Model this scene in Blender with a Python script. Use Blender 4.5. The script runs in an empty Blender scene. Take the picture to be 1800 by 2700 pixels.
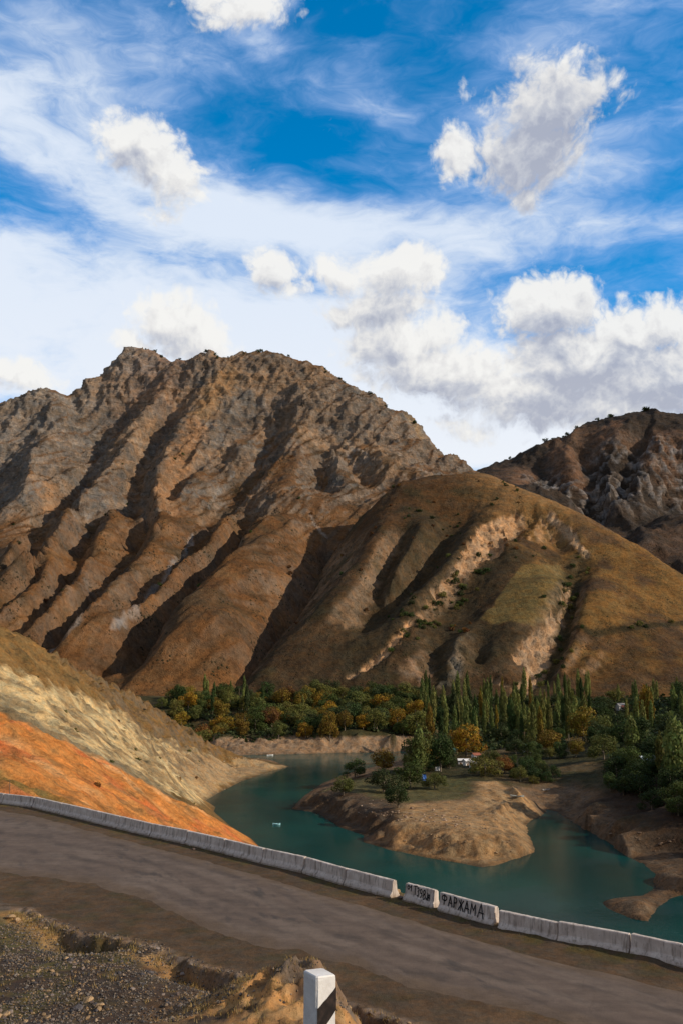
import bpy, math, random
import numpy as np
from mathutils import Vector, Matrix

# ------------------------------------------------------------------ camera, sky, sun, exposure
SC = bpy.context.scene
COL = SC.collection
rng = np.random.default_rng(7)
random.seed(7)

EYE = 45.0                      # camera height above the lake
F = 2338.0                      # focal length in photograph pixels (1800 x 2700)
TH = math.atan(411.0 / F)       # camera pitch, upward
CT, ST = math.cos(TH), math.sin(TH)
cam_d = bpy.data.cameras.new('camera')
cam = bpy.data.objects.new('camera', cam_d)
COL.objects.link(cam)
cam.location = (0, 0, EYE)
cam.rotation_euler = (math.pi / 2 + TH, 0, 0)
cam_d.sensor_fit = 'VERTICAL'
cam_d.sensor_height = 36.0
cam_d.lens = 36.0 * F / 2700.0
cam_d.clip_start = 0.1
cam_d.clip_end = 20000
SC.camera = cam

SUN_AZ = math.radians(104)      # clockwise from +Y (view direction): from the right, a little behind
SUN_EL = math.radians(27)
SUN_STRENGTH = 4.6
SKY_STRENGTH = 0.12
SC.view_settings.view_transform = 'Standard'
SC.view_settings.look = 'None'
SC.view_settings.gamma = 1
SC.view_settings.use_curve_mapping = False
SC.view_settings.exposure = -0.15
sd = Vector((math.sin(SUN_AZ) * math.cos(SUN_EL), math.cos(SUN_AZ) * math.cos(SUN_EL), math.sin(SUN_EL)))
sun_d = bpy.data.lights.new('sun', 'SUN')
sun_d.energy = SUN_STRENGTH
sun_d.angle = math.radians(0.5)
sun_d.color = (1.0, 0.86, 0.68)
sun = bpy.data.objects.new('sun', sun_d)
COL.objects.link(sun)
sun.rotation_euler = sd.to_track_quat('Z', 'Y').to_euler()
sun.location = (60, -20, 120)


def pix_dir(px, py):
    """unit world direction of a photograph pixel"""
    v = Vector(((px - 900) / F, CT + (py - 1350) / F * ST, ST - (py - 1350) / F * CT))
    return v.normalized()


class NT:
    """small helper around a node tree"""
    def __init__(self, tree):
        self.t = tree
    def n(self, kind, **kw):
        nd = self.t.nodes.new(kind)
        for k, v in kw.items():
            if k == 'inp':
                for i, val in v.items():
                    if isinstance(val, bpy.types.NodeSocket):
                        self.t.links.new(val, nd.inputs[i])
                    else:
                        nd.inputs[i].default_value = val
            else:
                setattr(nd, k, v)
        return nd
    def math(self, op, a, b=0.0, c=None, clamp=False):
        nd = self.n('ShaderNodeMath', operation=op, use_clamp=clamp)
        for i, v in enumerate((a, b, c)):
            if v is None:
                continue
            if isinstance(v, bpy.types.NodeSocket):
                self.t.links.new(v, nd.inputs[i])
            else:
                nd.inputs[i].default_value = v
        return nd.outputs[0]
    def vmath(self, op, a, b=None, scale=None):
        nd = self.n('ShaderNodeVectorMath', operation=op)
        for i, v in ((0, a), (1, b), (3, scale)):
            if v is None:
                continue
            if isinstance(v, bpy.types.NodeSocket):
                self.t.links.new(v, nd.inputs[i])
            else:
                nd.inputs[i].default_value = v
        return nd.outputs['Value'] if op in ('LENGTH', 'DOT_PRODUCT') else nd.outputs[0]
    def mix(self, fac, a, b, blend='MIX'):
        nd = self.n('ShaderNodeMix', data_type='RGBA', blend_type=blend)
        for i, v in ((0, fac), (6, a), (7, b)):
            if isinstance(v, bpy.types.NodeSocket):
                self.t.links.new(v, nd.inputs[i])
            else:
                if i and len(v) == 3:
                    v = (*v, 1)
                nd.inputs[i].default_value = v
        return nd.outputs[2]
    def rng(self, v, a, b, c=0.0, d=1.0, smooth=True):
        nd = self.n('ShaderNodeMapRange', interpolation_type='SMOOTHSTEP' if smooth else 'LINEAR')
        for i, x in enumerate((v, a, b, c, d)):
            if isinstance(x, bpy.types.NodeSocket):
                self.t.links.new(x, nd.inputs[i])
            else:
                nd.inputs[i].default_value = x
        return nd.outputs[0]
    def noise(self, vec, scale, detail=6.0, rough=0.55, dist=0.0, color=False, lac=2.0):
        nd = self.n('ShaderNodeTexNoise', inp={'Scale': scale, 'Detail': detail, 'Roughness': rough, 'Distortion': dist, 'Lacunarity': lac})
        if vec is not None:
            self.t.links.new(vec, nd.inputs['Vector'])
        return nd.outputs['Color' if color else 'Fac']
    def link(self, a, b):
        self.t.links.new(a, b)


# --- clouds: (px, py, half width, half height, weight, roll degrees)
CUMULUS = [
    (640, 10, 170, 62, 1.0, 0), (560, -30, 120, 60, .9, 0), (800, -8, 60, 30, .7, 0),
    (370, 400, 128, 90, 1.25, -8), (470, 470, 85, 95, 1.05, 0), (430, 560, 90, 60, .62, 0),
    (1440, 290, 170, 110, 1.1, 0), (1480, 230, 90, 90, .95, 0), (1400, 400, 180, 95, 1.1, 0), (1190, 395, 80, 70, 1.0, 20), (1410, 500, 75, 55, .9, 0), (1230, 250, 60, 40, .6, 0),
    (715, 720, 66, 64, 1.25, 0), (760, 770, 90, 40, .8, 10),
    (900, 725, 90, 60, 1.0, 0), (1040, 730, 130, 75, 1.2, -5), (980, 810, 170, 60, 1.0, 5),
    (450, 850, 120, 75, 1.1, -5), (530, 900, 110, 60, 1.0, -15), (340, 900, 90, 50, .8, 0),
    (1450, 820, 140, 90, 1.35, 0), (1640, 880, 130, 95, 1.2, 0), (1760, 850, 120, 85, 1.2, 0), (1540, 960, 230, 110, 1.3, 0), (1780, 1000, 230, 120, 1.3, 0), (2050, 950, 240, 140, 1.2, 0),
    (1030, 900, 170, 75, 1.15, 0), (1180, 980, 220, 85, 1.25, -8), (1130, 880, 120, 60, 1.0, 0), (1400, 1060, 240, 80, 1.2, -12), (1620, 1090, 170, 55, 1.0, 0), (1230, 1130, 150, 45, .75, -5),
    (40, 1000, 140, 55, 1.0, -12), (-160, 960, 200, 80, 1.1, 0), (150, 1010, 50, 25, .7, 0),
]
VEIL = [
    (150, 150, 520, 170, .78, 25), (520, 500, 560, 190, 1.05, -32), (950, 600, 520, 110, 1.0, -18), (60, 350, 330, 90, .65, -25), (250, 640, 500, 85, .55, 12),
    (1300, 560, 330, 90, .75, -12), (1500, 190, 420, 130, .55, 30), (1650, 330, 330, 110, .6, 30), (1000, 180, 120, 90, .38, -40), (1050, 380, 120, 60, .3, 0),
    (760, 60, 120, 60, .5, -30), (150, 850, 620, 190, 1.25, 0), (750, 1000, 640, 220, 1.3, 0), (1250, 1130, 640, 140, 1.3, 0), (1750, 580, 260, 70, .5, -10),
    (430, 500, 230, 200, .45, 0), (1430, 380, 330, 240, .42, 0), (1300, 950, 620, 260, .9, 0), (-500, 500, 600, 300, .8, 0), (2300, 400, 600, 250, .8, 0), (900, -500, 800, 260, .7, 0), (2500, 1100, 800, 250, 1.1, 0), (-900, 1000, 900, 260, 1.2, 0),
]


def sky_mapping(g, vec, px, py, hx, hy, roll):
    d = pix_dir(px, py)
    r = Vector((d.y, -d.x, 0)).normalized()
    u = r.cross(d)
    a = math.radians(roll)
    r2 = r * math.cos(a) + u * math.sin(a)
    u2 = u * math.cos(a) - r * math.sin(a)
    M = Matrix((r2, d, u2)).transposed()
    cosn = 1.0 / math.sqrt(1 + ((px - 900) / F) ** 2 + ((py - 1350) / F) ** 2)
    nd = g.n('ShaderNodeMapping', vector_type='TEXTURE')
    nd.inputs['Location'].default_value = d
    nd.inputs['Rotation'].default_value = M.to_euler()
    nd.inputs['Scale'].default_value = (hx / F * cosn, hx / F, hy / F * cosn)
    g.link(vec, nd.inputs['Vector'])
    return g.vmath('LENGTH', nd.outputs[0])


def blob_sum(g, vec, blobs, mode):
    tot = None
    for (px, py, hx, hy, w, roll) in blobs:
        L = sky_mapping(g, vec, px, py, hx, hy, roll)
        if mode == 'MAX':
            v = g.math('MULTIPLY', g.rng(L, 0.0, 1.6, 1.0, 0.0, smooth=False), w)
            tot = v if tot is None else g.n('ShaderNodeMath', operation='SMOOTH_MAX', inp={0: tot, 1: v, 2: 0.10}).outputs[0]
        else:
            v = g.math('MULTIPLY', g.rng(L, 0.0, 1.7, 1.0, 0.0), w)
            tot = v if tot is None else g.math('ADD', tot, v)
    return tot


def cloud_group():
    t = bpy.data.node_groups.new('cumulus_density', 'ShaderNodeTree')
    t.interface.new_socket('Vector', in_out='INPUT', socket_type='NodeSocketVector')
    t.interface.new_socket('Density', in_out='OUTPUT', socket_type='NodeSocketFloat')
    g = NT(t)
    i = g.n('NodeGroupInput'); o = g.n('NodeGroupOutput')
    v = i.outputs[0]
    c = g.noise(v, 9.0, 3, .55, color=True)
    dv = g.vmath('SCALE', g.vmath('SUBTRACT', c, (.5, .5, .5)), scale=0.055)
    v2 = g.vmath('ADD', v, dv)
    b = blob_sum(g, v2, CUMULUS, 'MAX')
    # billows: worley-like rounded lumps at three sizes
    n0 = g.noise(v2, 17.0, 2, .5)
    n1 = g.noise(v2, 42.0, 5, .55)
    s = g.math('ADD', g.math('MULTIPLY', g.math('SUBTRACT', n0, .5), .28), g.math('MULTIPLY', g.math('SUBTRACT', g.math('ABSOLUTE', g.math('SUBTRACT', n0, .5)), .08), .8))
    s = g.math('ADD', s, g.math('MULTIPLY', g.math('SUBTRACT', g.math('ABSOLUTE', g.math('SUBTRACT', n1, .5)), .075), 1.35))
    s = g.math('ADD', s, g.math('MULTIPLY', g.math('SUBTRACT', g.noise(v2, 120.0, 3, .6), .5), .20))
    g.link(g.math('ADD', g.math('SUBTRACT', b, .42), s), o.inputs[0])
    return t


def build_world():
    w = bpy.data.worlds.new('World')
    SC.world = w
    w.use_nodes = True
    w.cycles.sampling_method = 'MANUAL'
    w.cycles.sample_map_resolution = 256
    g = NT(w.node_tree)
    w.node_tree.nodes.clear()
    out = g.n('ShaderNodeOutputWorld')
    bg = g.n('ShaderNodeBackground')
    bg.inputs['Strength'].default_value = SKY_STRENGTH
    g.link(bg.outputs[0], out.inputs[0])
    sky = g.n('ShaderNodeTexSky')
    sky.sky_type = 'NISHITA'
    sky.sun_disc = False
    sky.sun_elevation = SUN_EL
    sky.sun_rotation = SUN_AZ
    sky.altitude = 900
    sky.air_density = 1.0
    sky.dust_density = 0.3
    sky.ozone_density = 3.0
    tc = g.n('ShaderNodeTexCoord')
    d = tc.outputs['Generated']
    hs = g.n('ShaderNodeHueSaturation', inp={'Hue': .492, 'Saturation': 1.42, 'Value': 1.95, 'Color': sky.outputs[0]})
    base = hs.outputs[0]
    # thin high cloud, streaked
    st = g.n('ShaderNodeMapping', vector_type='POINT')
    st.inputs['Rotation'].default_value = (0, math.radians(24), 0)
    st.inputs['Scale'].default_value = (.55, .8, 1.5)
    g.link(d, st.inputs['Vector'])
    c = g.noise(st.outputs[0], 4.0, 4, .6, color=True)
    sv = g.vmath('ADD', st.outputs[0], g.vmath('SCALE', g.vmath('SUBTRACT', c, (.5, .5, .5)), scale=.22))
    f1 = g.noise(sv, 7.0, 7, .60)
    f2 = g.noise(sv, 26.0, 5, .66)
    bl = blob_sum(g, g.vmath('ADD', d, g.vmath('SCALE', g.vmath('SUBTRACT', c, (.5, .5, .5)), scale=.16)), VEIL, 'ADD')
    fz = g.math('ADD', g.math('MULTIPLY', f1, .75), g.math('MULTIPLY', f2, .25))
    veil = g.math('ADD', g.math('MULTIPLY', bl, .75), g.math('MULTIPLY', g.math('SUBTRACT', fz, .5), 3.4))
    veil = g.rng(veil, -.05, 1.35, 0, .96)
    vc = g.mix(g.rng(veil, .1, .9), (4.3, 5.7, 8.8), (8.5, 8.65, 8.9))
    vc = g.mix(g.rng(g.n('ShaderNodeSeparateXYZ', inp={0: d}).outputs[2], .10, .50), vc, g.mix(1.0, vc, (.83, .90, 1.0), 'MULTIPLY'))
    col = g.mix(veil, base, vc)
    # cumulus with relief light from the upper left of the picture plane / sun side
    gt = cloud_group()
    def dens(vec):
        nd = g.n('ShaderNodeGroup'); nd.node_tree = gt
        g.link(vec, nd.inputs[0])
        return nd.outputs[0]
    d0 = dens(d)
    up1 = dens(g.vmath('ADD', d, (0.004, 0.0, 0.014)))
    up2 = dens(g.vmath('ADD', d, (0.010, 0.0, 0.042)))
    alpha = g.rng(d0, -.12, .27)
    thick = g.math('ADD', g.math('MULTIPLY', g.math('MAXIMUM', up1, 0.0), .55), g.math('MULTIPLY', g.math('MAXIMUM', up2, 0.0), .95))
    thick = g.math('ADD', thick, g.math('MULTIPLY', g.math('SUBTRACT', d0, up1), -.75))
    thick = g.math('ADD', thick, g.math('MULTIPLY', blob_sum(g, d, [(1470, 330, 260, 200, 1.9, 0), (1500, 1090, 420, 90, .6, -8), (930, 830, 150, 60, .5, 0)], 'ADD'), .30))
    thick = g.math('ADD', thick, g.math('MULTIPLY', g.math('SUBTRACT', g.noise(d, 55.0, 5, .6), .5), .35))
    lit = g.rng(thick, 1.02, -.02, smooth=False)
    tone = g.n('ShaderNodeValToRGB')
    cr = tone.color_ramp
    cr.elements[0].position = 0; cr.elements[0].color = (.45, .48, .58, 1)
    cr.elements[1].position = 1; cr.elements[1].color = (.99, .98, .95, 1)
    e = cr.elements.new(.35); e.color = (.62, .64, .70, 1)
    e = cr.elements.new(.7); e.color = (.86, .85, .84, 1)
    g.link(lit, tone.inputs[0])
    cc = g.vmath('SCALE', tone.outputs[0], scale=8.6)
    final = g.mix(g.math('MULTIPLY', alpha, .95), col, cc)
    # grey cloud added out of view, overhead and behind, to neutralise the ambient light
    axis_ = g.vmath('DOT_PRODUCT', d, (0.0, CT, ST))
    away = g.rng(axis_, .80, .66)
    gs = g.noise(d, 2.6, 6, .58)
    ga = g.math('MULTIPLY', g.rng(gs, .36, .52), away)
    gc = g.mix(g.rng(g.noise(d, 6.0, 4, .55), .38, .66), (2.3, 2.25, 2.3), (5.2, 4.9, 4.7))
    final = g.mix(g.math('MULTIPLY', ga, .92), final, gc)
    g.link(final, bg.inputs['Color'])


build_world()


# ------------------------------------------------------------------ helpers: projection, noise, fields
def P(px, py, Y):
    b = (1350 - py) / F
    t = Y / (CT - b * ST)
    return ((px - 900) / F * t, Y, EYE + t * (b * CT + ST))


def PZ(px, py, z):
    """the point of a photograph pixel's ray at height z"""
    b = (1350 - py) / F
    t = (z - EYE) / (b * CT + ST)
    return ((px - 900) / F * t, t * (CT - b * ST), z)


_perm = rng.permutation(512).astype(np.int64)
_perm = np.concatenate([_perm, _perm, _perm])
_g = rng.normal(size=(512, 3)); _g /= np.linalg.norm(_g, axis=1)[:, None]


def perlin(p):
    p = np.asarray(p, dtype=np.float64)
    i = np.floor(p).astype(np.int64)
    f = p - i
    i &= 511
    u = f * f * f * (f * (f * 6 - 15) + 10)
    res = 0
    for dx in (0, 1):
        for dy in (0, 1):
            for dz in (0, 1):
                h = _perm[_perm[_perm[(i[:, 0] + dx) & 511] + ((i[:, 1] + dy) & 511)] + ((i[:, 2] + dz) & 511)]
                gr = _g[h]
                dot = gr[:, 0] * (f[:, 0] - dx) + gr[:, 1] * (f[:, 1] - dy) + gr[:, 2] * (f[:, 2] - dz)
                wx = u[:, 0] if dx else 1 - u[:, 0]
                wy = u[:, 1] if dy else 1 - u[:, 1]
                wz = u[:, 2] if dz else 1 - u[:, 2]
                res = res + dot * wx * wy * wz
    return res * 1.5


def pts3(x, y, z=0.0):
    x = np.asarray(x, float)
    return np.stack([x.ravel(), np.broadcast_to(y, x.shape).ravel().astype(float), np.broadcast_to(z, x.shape).ravel().astype(float)], 1)


def fbm(p, octaves=5, gain=.5, lac=2.03):
    a, s, tot = 1.0, 0.0, 0.0
    for k in range(octaves):
        s = s + a * perlin(p + 17.3 * k); tot += a
        p = p * lac; a *= gain
    return s / tot


def ridged(p, octaves=5, gain=.55, lac=2.07):
    a, s, tot, w = 1.0, 0.0, 0.0, 1.0
    for k in range(octaves):
        r = (1 - np.abs(perlin(p + 31.7 * k)) * 1.6) ** 2
        r = r * w
        w = np.clip(r * 1.6, 0, 1)
        s = s + a * r; tot += a
        p = p * lac; a *= gain
    return s / tot


def sstep(a, b, x):
    t = np.clip((x - a) / (b - a), 0, 1)
    return t * t * (3 - 2 * t)


class RBF:
    def __init__(self, pts, c=2.0, lam=0.0):
        pts = np.array(pts, float)
        keep = []
        for k in range(len(pts)):
            if not keep or np.min(np.hypot(pts[keep, 0] - pts[k, 0], pts[keep, 1] - pts[k, 1])) > max(.6, c * .7):
                keep.append(k)
        pts = pts[keep]
        self.s = 100.0
        X = pts[:, :2] / self.s
        n = len(X)
        self.X, self.c = X, c / self.s
        K = self.k(X, X) + np.eye(n) * lam
        Q = np.hstack([np.ones((n, 1)), X])
        A = np.zeros((n + 3, n + 3)); A[:n, :n] = K; A[:n, n:] = Q; A[n:, :n] = Q.T
        b = np.zeros(n + 3); b[:n] = pts[:, 2]
        self.w = np.linalg.lstsq(A, b, rcond=None)[0]
    def k(self, A, B):
        d2 = (A[:, None, 0] - B[None, :, 0]) ** 2 + (A[:, None, 1] - B[None, :, 1]) ** 2
        return -np.sqrt(d2 + self.c ** 2)
    def __call__(self, x, y):
        sh = np.shape(x)
        Q = np.stack([np.ravel(x), np.ravel(y)], 1) / self.s
        out = np.empty(len(Q))
        n = len(self.X)
        for a in range(0, len(Q), 20000):
            q = Q[a:a + 20000]
            out[a:a + 20000] = self.k(q, self.X) @ self.w[:n] + self.w[n] + q @ self.w[n + 1:]
        return out.reshape(sh)


def axis(*segs):
    """segs: (start, end, step) pieces joined into one coordinate list"""
    out = []
    for a, b, s in segs:
        n = max(1, int(round((b - a) / s)))
        out += list(np.linspace(a, b, n, endpoint=False))
    out.append(segs[-1][1])
    return np.array(out)


class Field:
    """height field on a tensor grid; samples, ray hits"""
    def __init__(self, xs, ys, fn):
        self.xs, self.ys = xs, ys
        self.gx, self.gy = np.meshgrid(xs, ys)
        self.z = fn(self.gx, self.gy)
    def __call__(self, x, y):
        x = np.asarray(x, float); y = np.asarray(y, float)
        i = np.clip(np.searchsorted(self.xs, x) - 1, 0, len(self.xs) - 2)
        j = np.clip(np.searchsorted(self.ys, y) - 1, 0, len(self.ys) - 2)
        u = np.clip((x - self.xs[i]) / (self.xs[i + 1] - self.xs[i]), 0, 1)
        v = np.clip((y - self.ys[j]) / (self.ys[j + 1] - self.ys[j]), 0, 1)
        z = self.z
        return (z[j, i] * (1 - u) + z[j, i + 1] * u) * (1 - v) + (z[j + 1, i] * (1 - u) + z[j + 1, i + 1] * u) * v
    def hit(self, px, py, off=0.0, y0=None, y1=None):
        y0 = self.ys[0] if y0 is None else y0
        y1 = self.ys[-1] if y1 is None else y1
        Y = np.linspace(y0, y1, 1500)
        b = (1350 - py) / F
        t = Y / (CT - b * ST)
        X = (px - 900) / F * t
        Z = EYE + t * (b * CT + ST)
        h = self(X, Y) + off
        ok = (X > self.xs[0]) & (X < self.xs[-1])
        bad = np.where((Z < h) & ok)[0]
        if len(bad) == 0:
            k = int(np.argmin(np.where(ok, Z - h, 1e9)))
        else:
            k = int(bad[0])
        return float(X[k]), float(Y[k]), float(h[k] - off)


def sample_line(pts, step):
    pts = np.array(pts, float)
    out = []
    for a, b in zip(pts[:-1], pts[1:]):
        n = max(1, int(np.linalg.norm((b - a)[:2]) / step))
        for k in range(n):
            out.append(a + (b - a) * k / n)
    out.append(pts[-1])
    return np.array(out)


def seg_dist(x, y, line):
    """distance of many points to a polyline, and the parameter 0..1 along it"""
    line = np.array(line, float)[:, :2]
    best = np.full(np.shape(x), 1e9); par = np.zeros(np.shape(x))
    L = np.concatenate([[0], np.cumsum(np.linalg.norm(np.diff(line, axis=0), axis=1))])
    for k, (a, b) in enumerate(zip(line[:-1], line[1:])):
        d = b - a; q = max(d @ d, 1e-9)
        t = np.clip(((x - a[0]) * d[0] + (y - a[1]) * d[1]) / q, 0, 1)
        dd = np.hypot(x - a[0] - t * d[0], y - a[1] - t * d[1])
        m = dd < best
        best = np.where(m, dd, best)
        par = np.where(m, (L[k] + t * (L[k + 1] - L[k])) / L[-1], par)
    return best, par


def inside(x, y, poly):
    poly = np.array(poly, float)[:, :2]
    c = np.zeros(np.shape(x), bool)
    for a, b in zip(poly, np.roll(poly, -1, axis=0)):
        if a[1] == b[1]:
            continue
        cond = (a[1] > y) != (b[1] > y)
        xi = a[0] + (y - a[1]) * (b[0] - a[0]) / (b[1] - a[1])
        c ^= cond & (x < xi)
    return c


def signed(x, y, poly):
    """signed distance, positive inside"""
    p = list(poly) + [poly[0]]
    d, _ = seg_dist(x, y, p)
    return np.where(inside(x, y, poly), d, -d)


def grid_mesh(name, X, Y, Z, colour=None, extra=None, keep=None):
    ny, nx = X.shape
    co = np.stack([X, Y, Z], -1).reshape(-1, 3).astype(np.float32)
    idx = np.arange(nx * ny).reshape(ny, nx)
    q = np.stack([idx[:-1, :-1], idx[:-1, 1:], idx[1:, 1:], idx[1:, :-1]], -1).reshape(-1, 4)
    if keep is not None:
        kq = keep.reshape(-1)[q].all(1)
        q = q[kq]
        used = np.unique(q)
        remap = np.full(nx * ny, -1); remap[used] = np.arange(len(used))
        q = remap[q]; co = co[used]
    else:
        used = None
    me = bpy.data.meshes.new(name)
    me.vertices.add(len(co)); me.vertices.foreach_set('co', co.ravel())
    me.loops.add(q.size); me.loops.foreach_set('vertex_index', q.ravel().astype(np.int32))
    me.polygons.add(len(q))
    me.polygons.foreach_set('loop_start', np.arange(0, q.size, 4, dtype=np.int32))
    me.polygons.foreach_set('loop_total', np.full(len(q), 4, dtype=np.int32))
    me.polygons.foreach_set('use_smooth', np.ones(len(q), bool))
    me.update(calc_edges=True)
    me.validate()
    def put(nm, arr):
        a = me.attributes.new(nm, 'FLOAT_COLOR', 'POINT')
        arr = arr.reshape(-1, 3)
        if used is not None:
            arr = arr[used]
        a.data.foreach_set('color', np.concatenate([arr, np.ones((len(arr), 1))], 1).astype(np.float32).ravel())
    if colour is not None:
        put('albedo', colour)
    if extra is not None:
        put('masks', extra)
    return me


def py_mesh(name, verts, faces, smooth=False):
    me = bpy.data.meshes.new(name)
    me.from_pydata([tuple(v) for v in verts], [], [tuple(f) for f in faces])
    if smooth:
        me.polygons.foreach_set('use_smooth', np.ones(len(me.polygons), bool))
    me.update()
    return me


def quads_mesh(name, V, nper=4):
    """V: (n, nper, 3) separate polygons"""
    n = len(V)
    me = bpy.data.meshes.new(name)
    me.vertices.add(n * nper); me.vertices.foreach_set('co', V.reshape(-1).astype(np.float32))
    me.loops.add(n * nper); me.loops.foreach_set('vertex_index', np.arange(n * nper, dtype=np.int32))
    me.polygons.add(n)
    me.polygons.foreach_set('loop_start', np.arange(0, n * nper, nper, dtype=np.int32))
    me.polygons.foreach_set('loop_total', np.full(n, nper, dtype=np.int32))
    me.update(calc_edges=True)
    return me


def obj(name, me, mat=None, parent=None, kind=None, label=None, cat=None, group=None, loc=None):
    if mat is not None and len(me.materials) == 0:
        me.materials.append(mat)
    o = bpy.data.objects.new(name, me)
    COL.objects.link(o)
    if parent is not None:
        o.parent = parent
    tag(o, label, cat, group, kind)
    if loc is not None:
        o.location = loc
    return o


def tag(o, label=None, cat=None, group=None, kind=None):
    if label: o['label'] = label
    if cat: o['category'] = cat
    if group: o['group'] = group
    if kind: o['kind'] = kind


def empty(name, loc, label, cat, group=None, rz=0.0):
    o = bpy.data.objects.new(name, None)
    COL.objects.link(o)
    o.location = loc; o.rotation_euler = (0, 0, rz)
    o.empty_display_size = .3
    tag(o, label, cat, group)
    return o


def copy_tree(o, label=None, group=None):
    c = o.copy(); COL.objects.link(c)
    for ch in o.children:
        d = ch.copy(); COL.objects.link(d); d.parent = c
        d.matrix_parent_inverse = ch.matrix_parent_inverse.copy()
        for g2 in ch.children:
            e = g2.copy(); COL.objects.link(e); e.parent = d
            e.matrix_parent_inverse = g2.matrix_parent_inverse.copy()
    if label: c['label'] = label
    if group: c['group'] = group
    return c


# ------------------------------------------------------------------ materials
def material(name, rough=.9, spec=.2):
    m = bpy.data.materials.new(name)
    m.use_nodes = True
    g = NT(m.node_tree)
    bs = m.node_tree.nodes['Principled BSDF']
    bs.inputs['Roughness'].default_value = rough
    bs.inputs['Specular IOR Level'].default_value = spec
    return m, g, bs


def bump(g, bs, height, strength, distance):
    b = g.n('ShaderNodeBump', inp={'Strength': strength, 'Distance': distance, 'Height': height})
    g.link(b.outputs[0], bs.inputs['Normal'])
    return b


def terrain_material(name, s, detail_amt=.5, bump_m=1.0, strata=False, speck=0.0):
    """s = size in metres of the largest texture feature"""
    m, g, bs = material(name, .95, .08)
    at = g.n('ShaderNodeAttribute', attribute_name='albedo').outputs['Color']
    mk = g.n('ShaderNodeSeparateColor', inp={0: g.n('ShaderNodeAttribute', attribute_name='masks').outputs['Color']})
    rock, grass = mk.outputs[0], mk.outputs[1]
    st_amt = .45
    pos = g.n('ShaderNodeNewGeometry').outputs['Position']
    n1 = g.noise(pos, 1.0 / s, 9, .62)
    n2 = g.noise(pos, 6.0 / s, 7, .65)
    n3 = g.noise(pos, 24.0 / s, 5, .6)
    v = g.math('ADD', g.math('MULTIPLY', n1, .8), g.math('MULTIPLY', n2, .8))
    v = g.math('ADD', v, g.math('MULTIPLY', n3, .28))
    v = g.rng(v, .72, 1.38, 1 - detail_amt, 1 + detail_amt, smooth=False)
    col = g.vmath('SCALE', at, scale=v)
    warm = g.mix(g.rng(g.noise(pos, 2.2 / s, 6, .6), .38, .62), (.90, .97, 1.06), (1.1, 1.0, .9))
    col = g.mix(1.0, col, warm, 'MULTIPLY')
    h = g.math('ADD', g.math('MULTIPLY', n1, 1.0), g.math('MULTIPLY', n2, .45))
    h = g.math('ADD', h, g.math('MULTIPLY', n3, .16))
    if strata:
        mp = g.n('ShaderNodeMapping', vector_type='POINT')
        mp.inputs['Rotation'].default_value = (math.radians(8), math.radians(-14), 0)
        mp.inputs['Scale'].default_value = (.06 / s, .06 / s, 3.4 / s)
        g.link(pos, mp.inputs['Vector'])
        wn = g.noise(pos, 1.3 / s, 3, .5, color=True)
        vv = g.vmath('ADD', mp.outputs[0], g.vmath('SCALE', wn, scale=.55))
        st = g.noise(vv, 1.0, 6, .7)
        # upright cracks
        mp2 = g.n('ShaderNodeMapping', vector_type='POINT')
        mp2.inputs['Scale'].default_value = (3.0 / s, 3.0 / s, .5 / s)
        g.link(pos, mp2.inputs['Vector'])
        vr = g.n('ShaderNodeTexVoronoi', feature='F1', inp={'Vector': g.vmath('ADD', mp2.outputs[0], g.vmath('SCALE', wn, scale=1.2)), 'Scale': 1.0}).outputs['Distance']
        k = g.math('ADD', g.rng(st, .38, .62, -.5, .5, smooth=False), g.math('MULTIPLY', g.math('SUBTRACT', vr, .5), -.55))
        k = g.math('MULTIPLY', k, rock)
        col = g.vmath('SCALE', col, scale=g.math('ADD', 1.0, g.math('MULTIPLY', k, st_amt)))
        h = g.math('ADD', h, g.math('MULTIPLY', k, .34))
    if speck > 0:
        # low scrub: small dark dots, denser in patches
        vo = g.n('ShaderNodeTexVoronoi', feature='F1', inp={'Vector': pos, 'Scale': 7.0 / s, 'Randomness': 1.0})
        dots = g.rng(vo.outputs['Distance'], .16, .34, 1, 0)
        dots = g.math('MULTIPLY', dots, g.rng(g.noise(pos, .9 / s, 5, .6), .46, .62))
        dots = g.math('MULTIPLY', g.math('MULTIPLY', dots, speck), g.math('SUBTRACT', 1.0, g.math('MULTIPLY', rock, .6)))
        col = g.mix(dots, col, (.030, .034, .016))
        h = g.math('ADD', h, g.math('MULTIPLY', dots, .35))
    g.link(col, bs.inputs['Base Color'])
    bump(g, bs, h, 1.0, bump_m)
    return m


# ------------------------------------------------------------------ shoreline and valley terrain
SH_LEFT = [(697, 2241), (660, 2209), (608, 2178), (565, 2140), (568, 2129), (542, 2112), (574, 2092), (631, 2063), (677, 2046), (723, 2031), (761, 2021)]
SH_TIPB = [(735, 2012), (690, 2003), (645, 1996)]
SH_FAR = [(600, 1994), (649, 1991), (712, 1990), (800, 1988), (900, 1985), (1000, 1983), (1064, 1981), (1105, 1981)]
SH_PEN = [(1090, 1990), (1040, 2008), (970, 2025), (905, 2042), (850, 2066), (800, 2100), (769, 2132), (832, 2143), (884, 2175), (900, 2183), (957, 2203), (957, 2221), (1021, 2240), (1066, 2249),
          (1130, 2263), (1187, 2272), (1244, 2283), (1267, 2287), (1313, 2280), (1359, 2264), (1408, 2246), (1405, 2229), (1388, 2198), (1385, 2178), (1405, 2160), (1431, 2146), (1440, 2135)]
SH_RIGHT = [(1468, 2140), (1480, 2152), (1531, 2180), (1566, 2200), (1617, 2234), (1663, 2263), (1704, 2286), (1729, 2309), (1727, 2338), (1692, 2361), (1640, 2366), (1589, 2378), (1606, 2398), (1652, 2418),
            (1709, 2430), (1727, 2401), (1761, 2372), (1800, 2361), (1900, 2352), (2050, 2330)]
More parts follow.
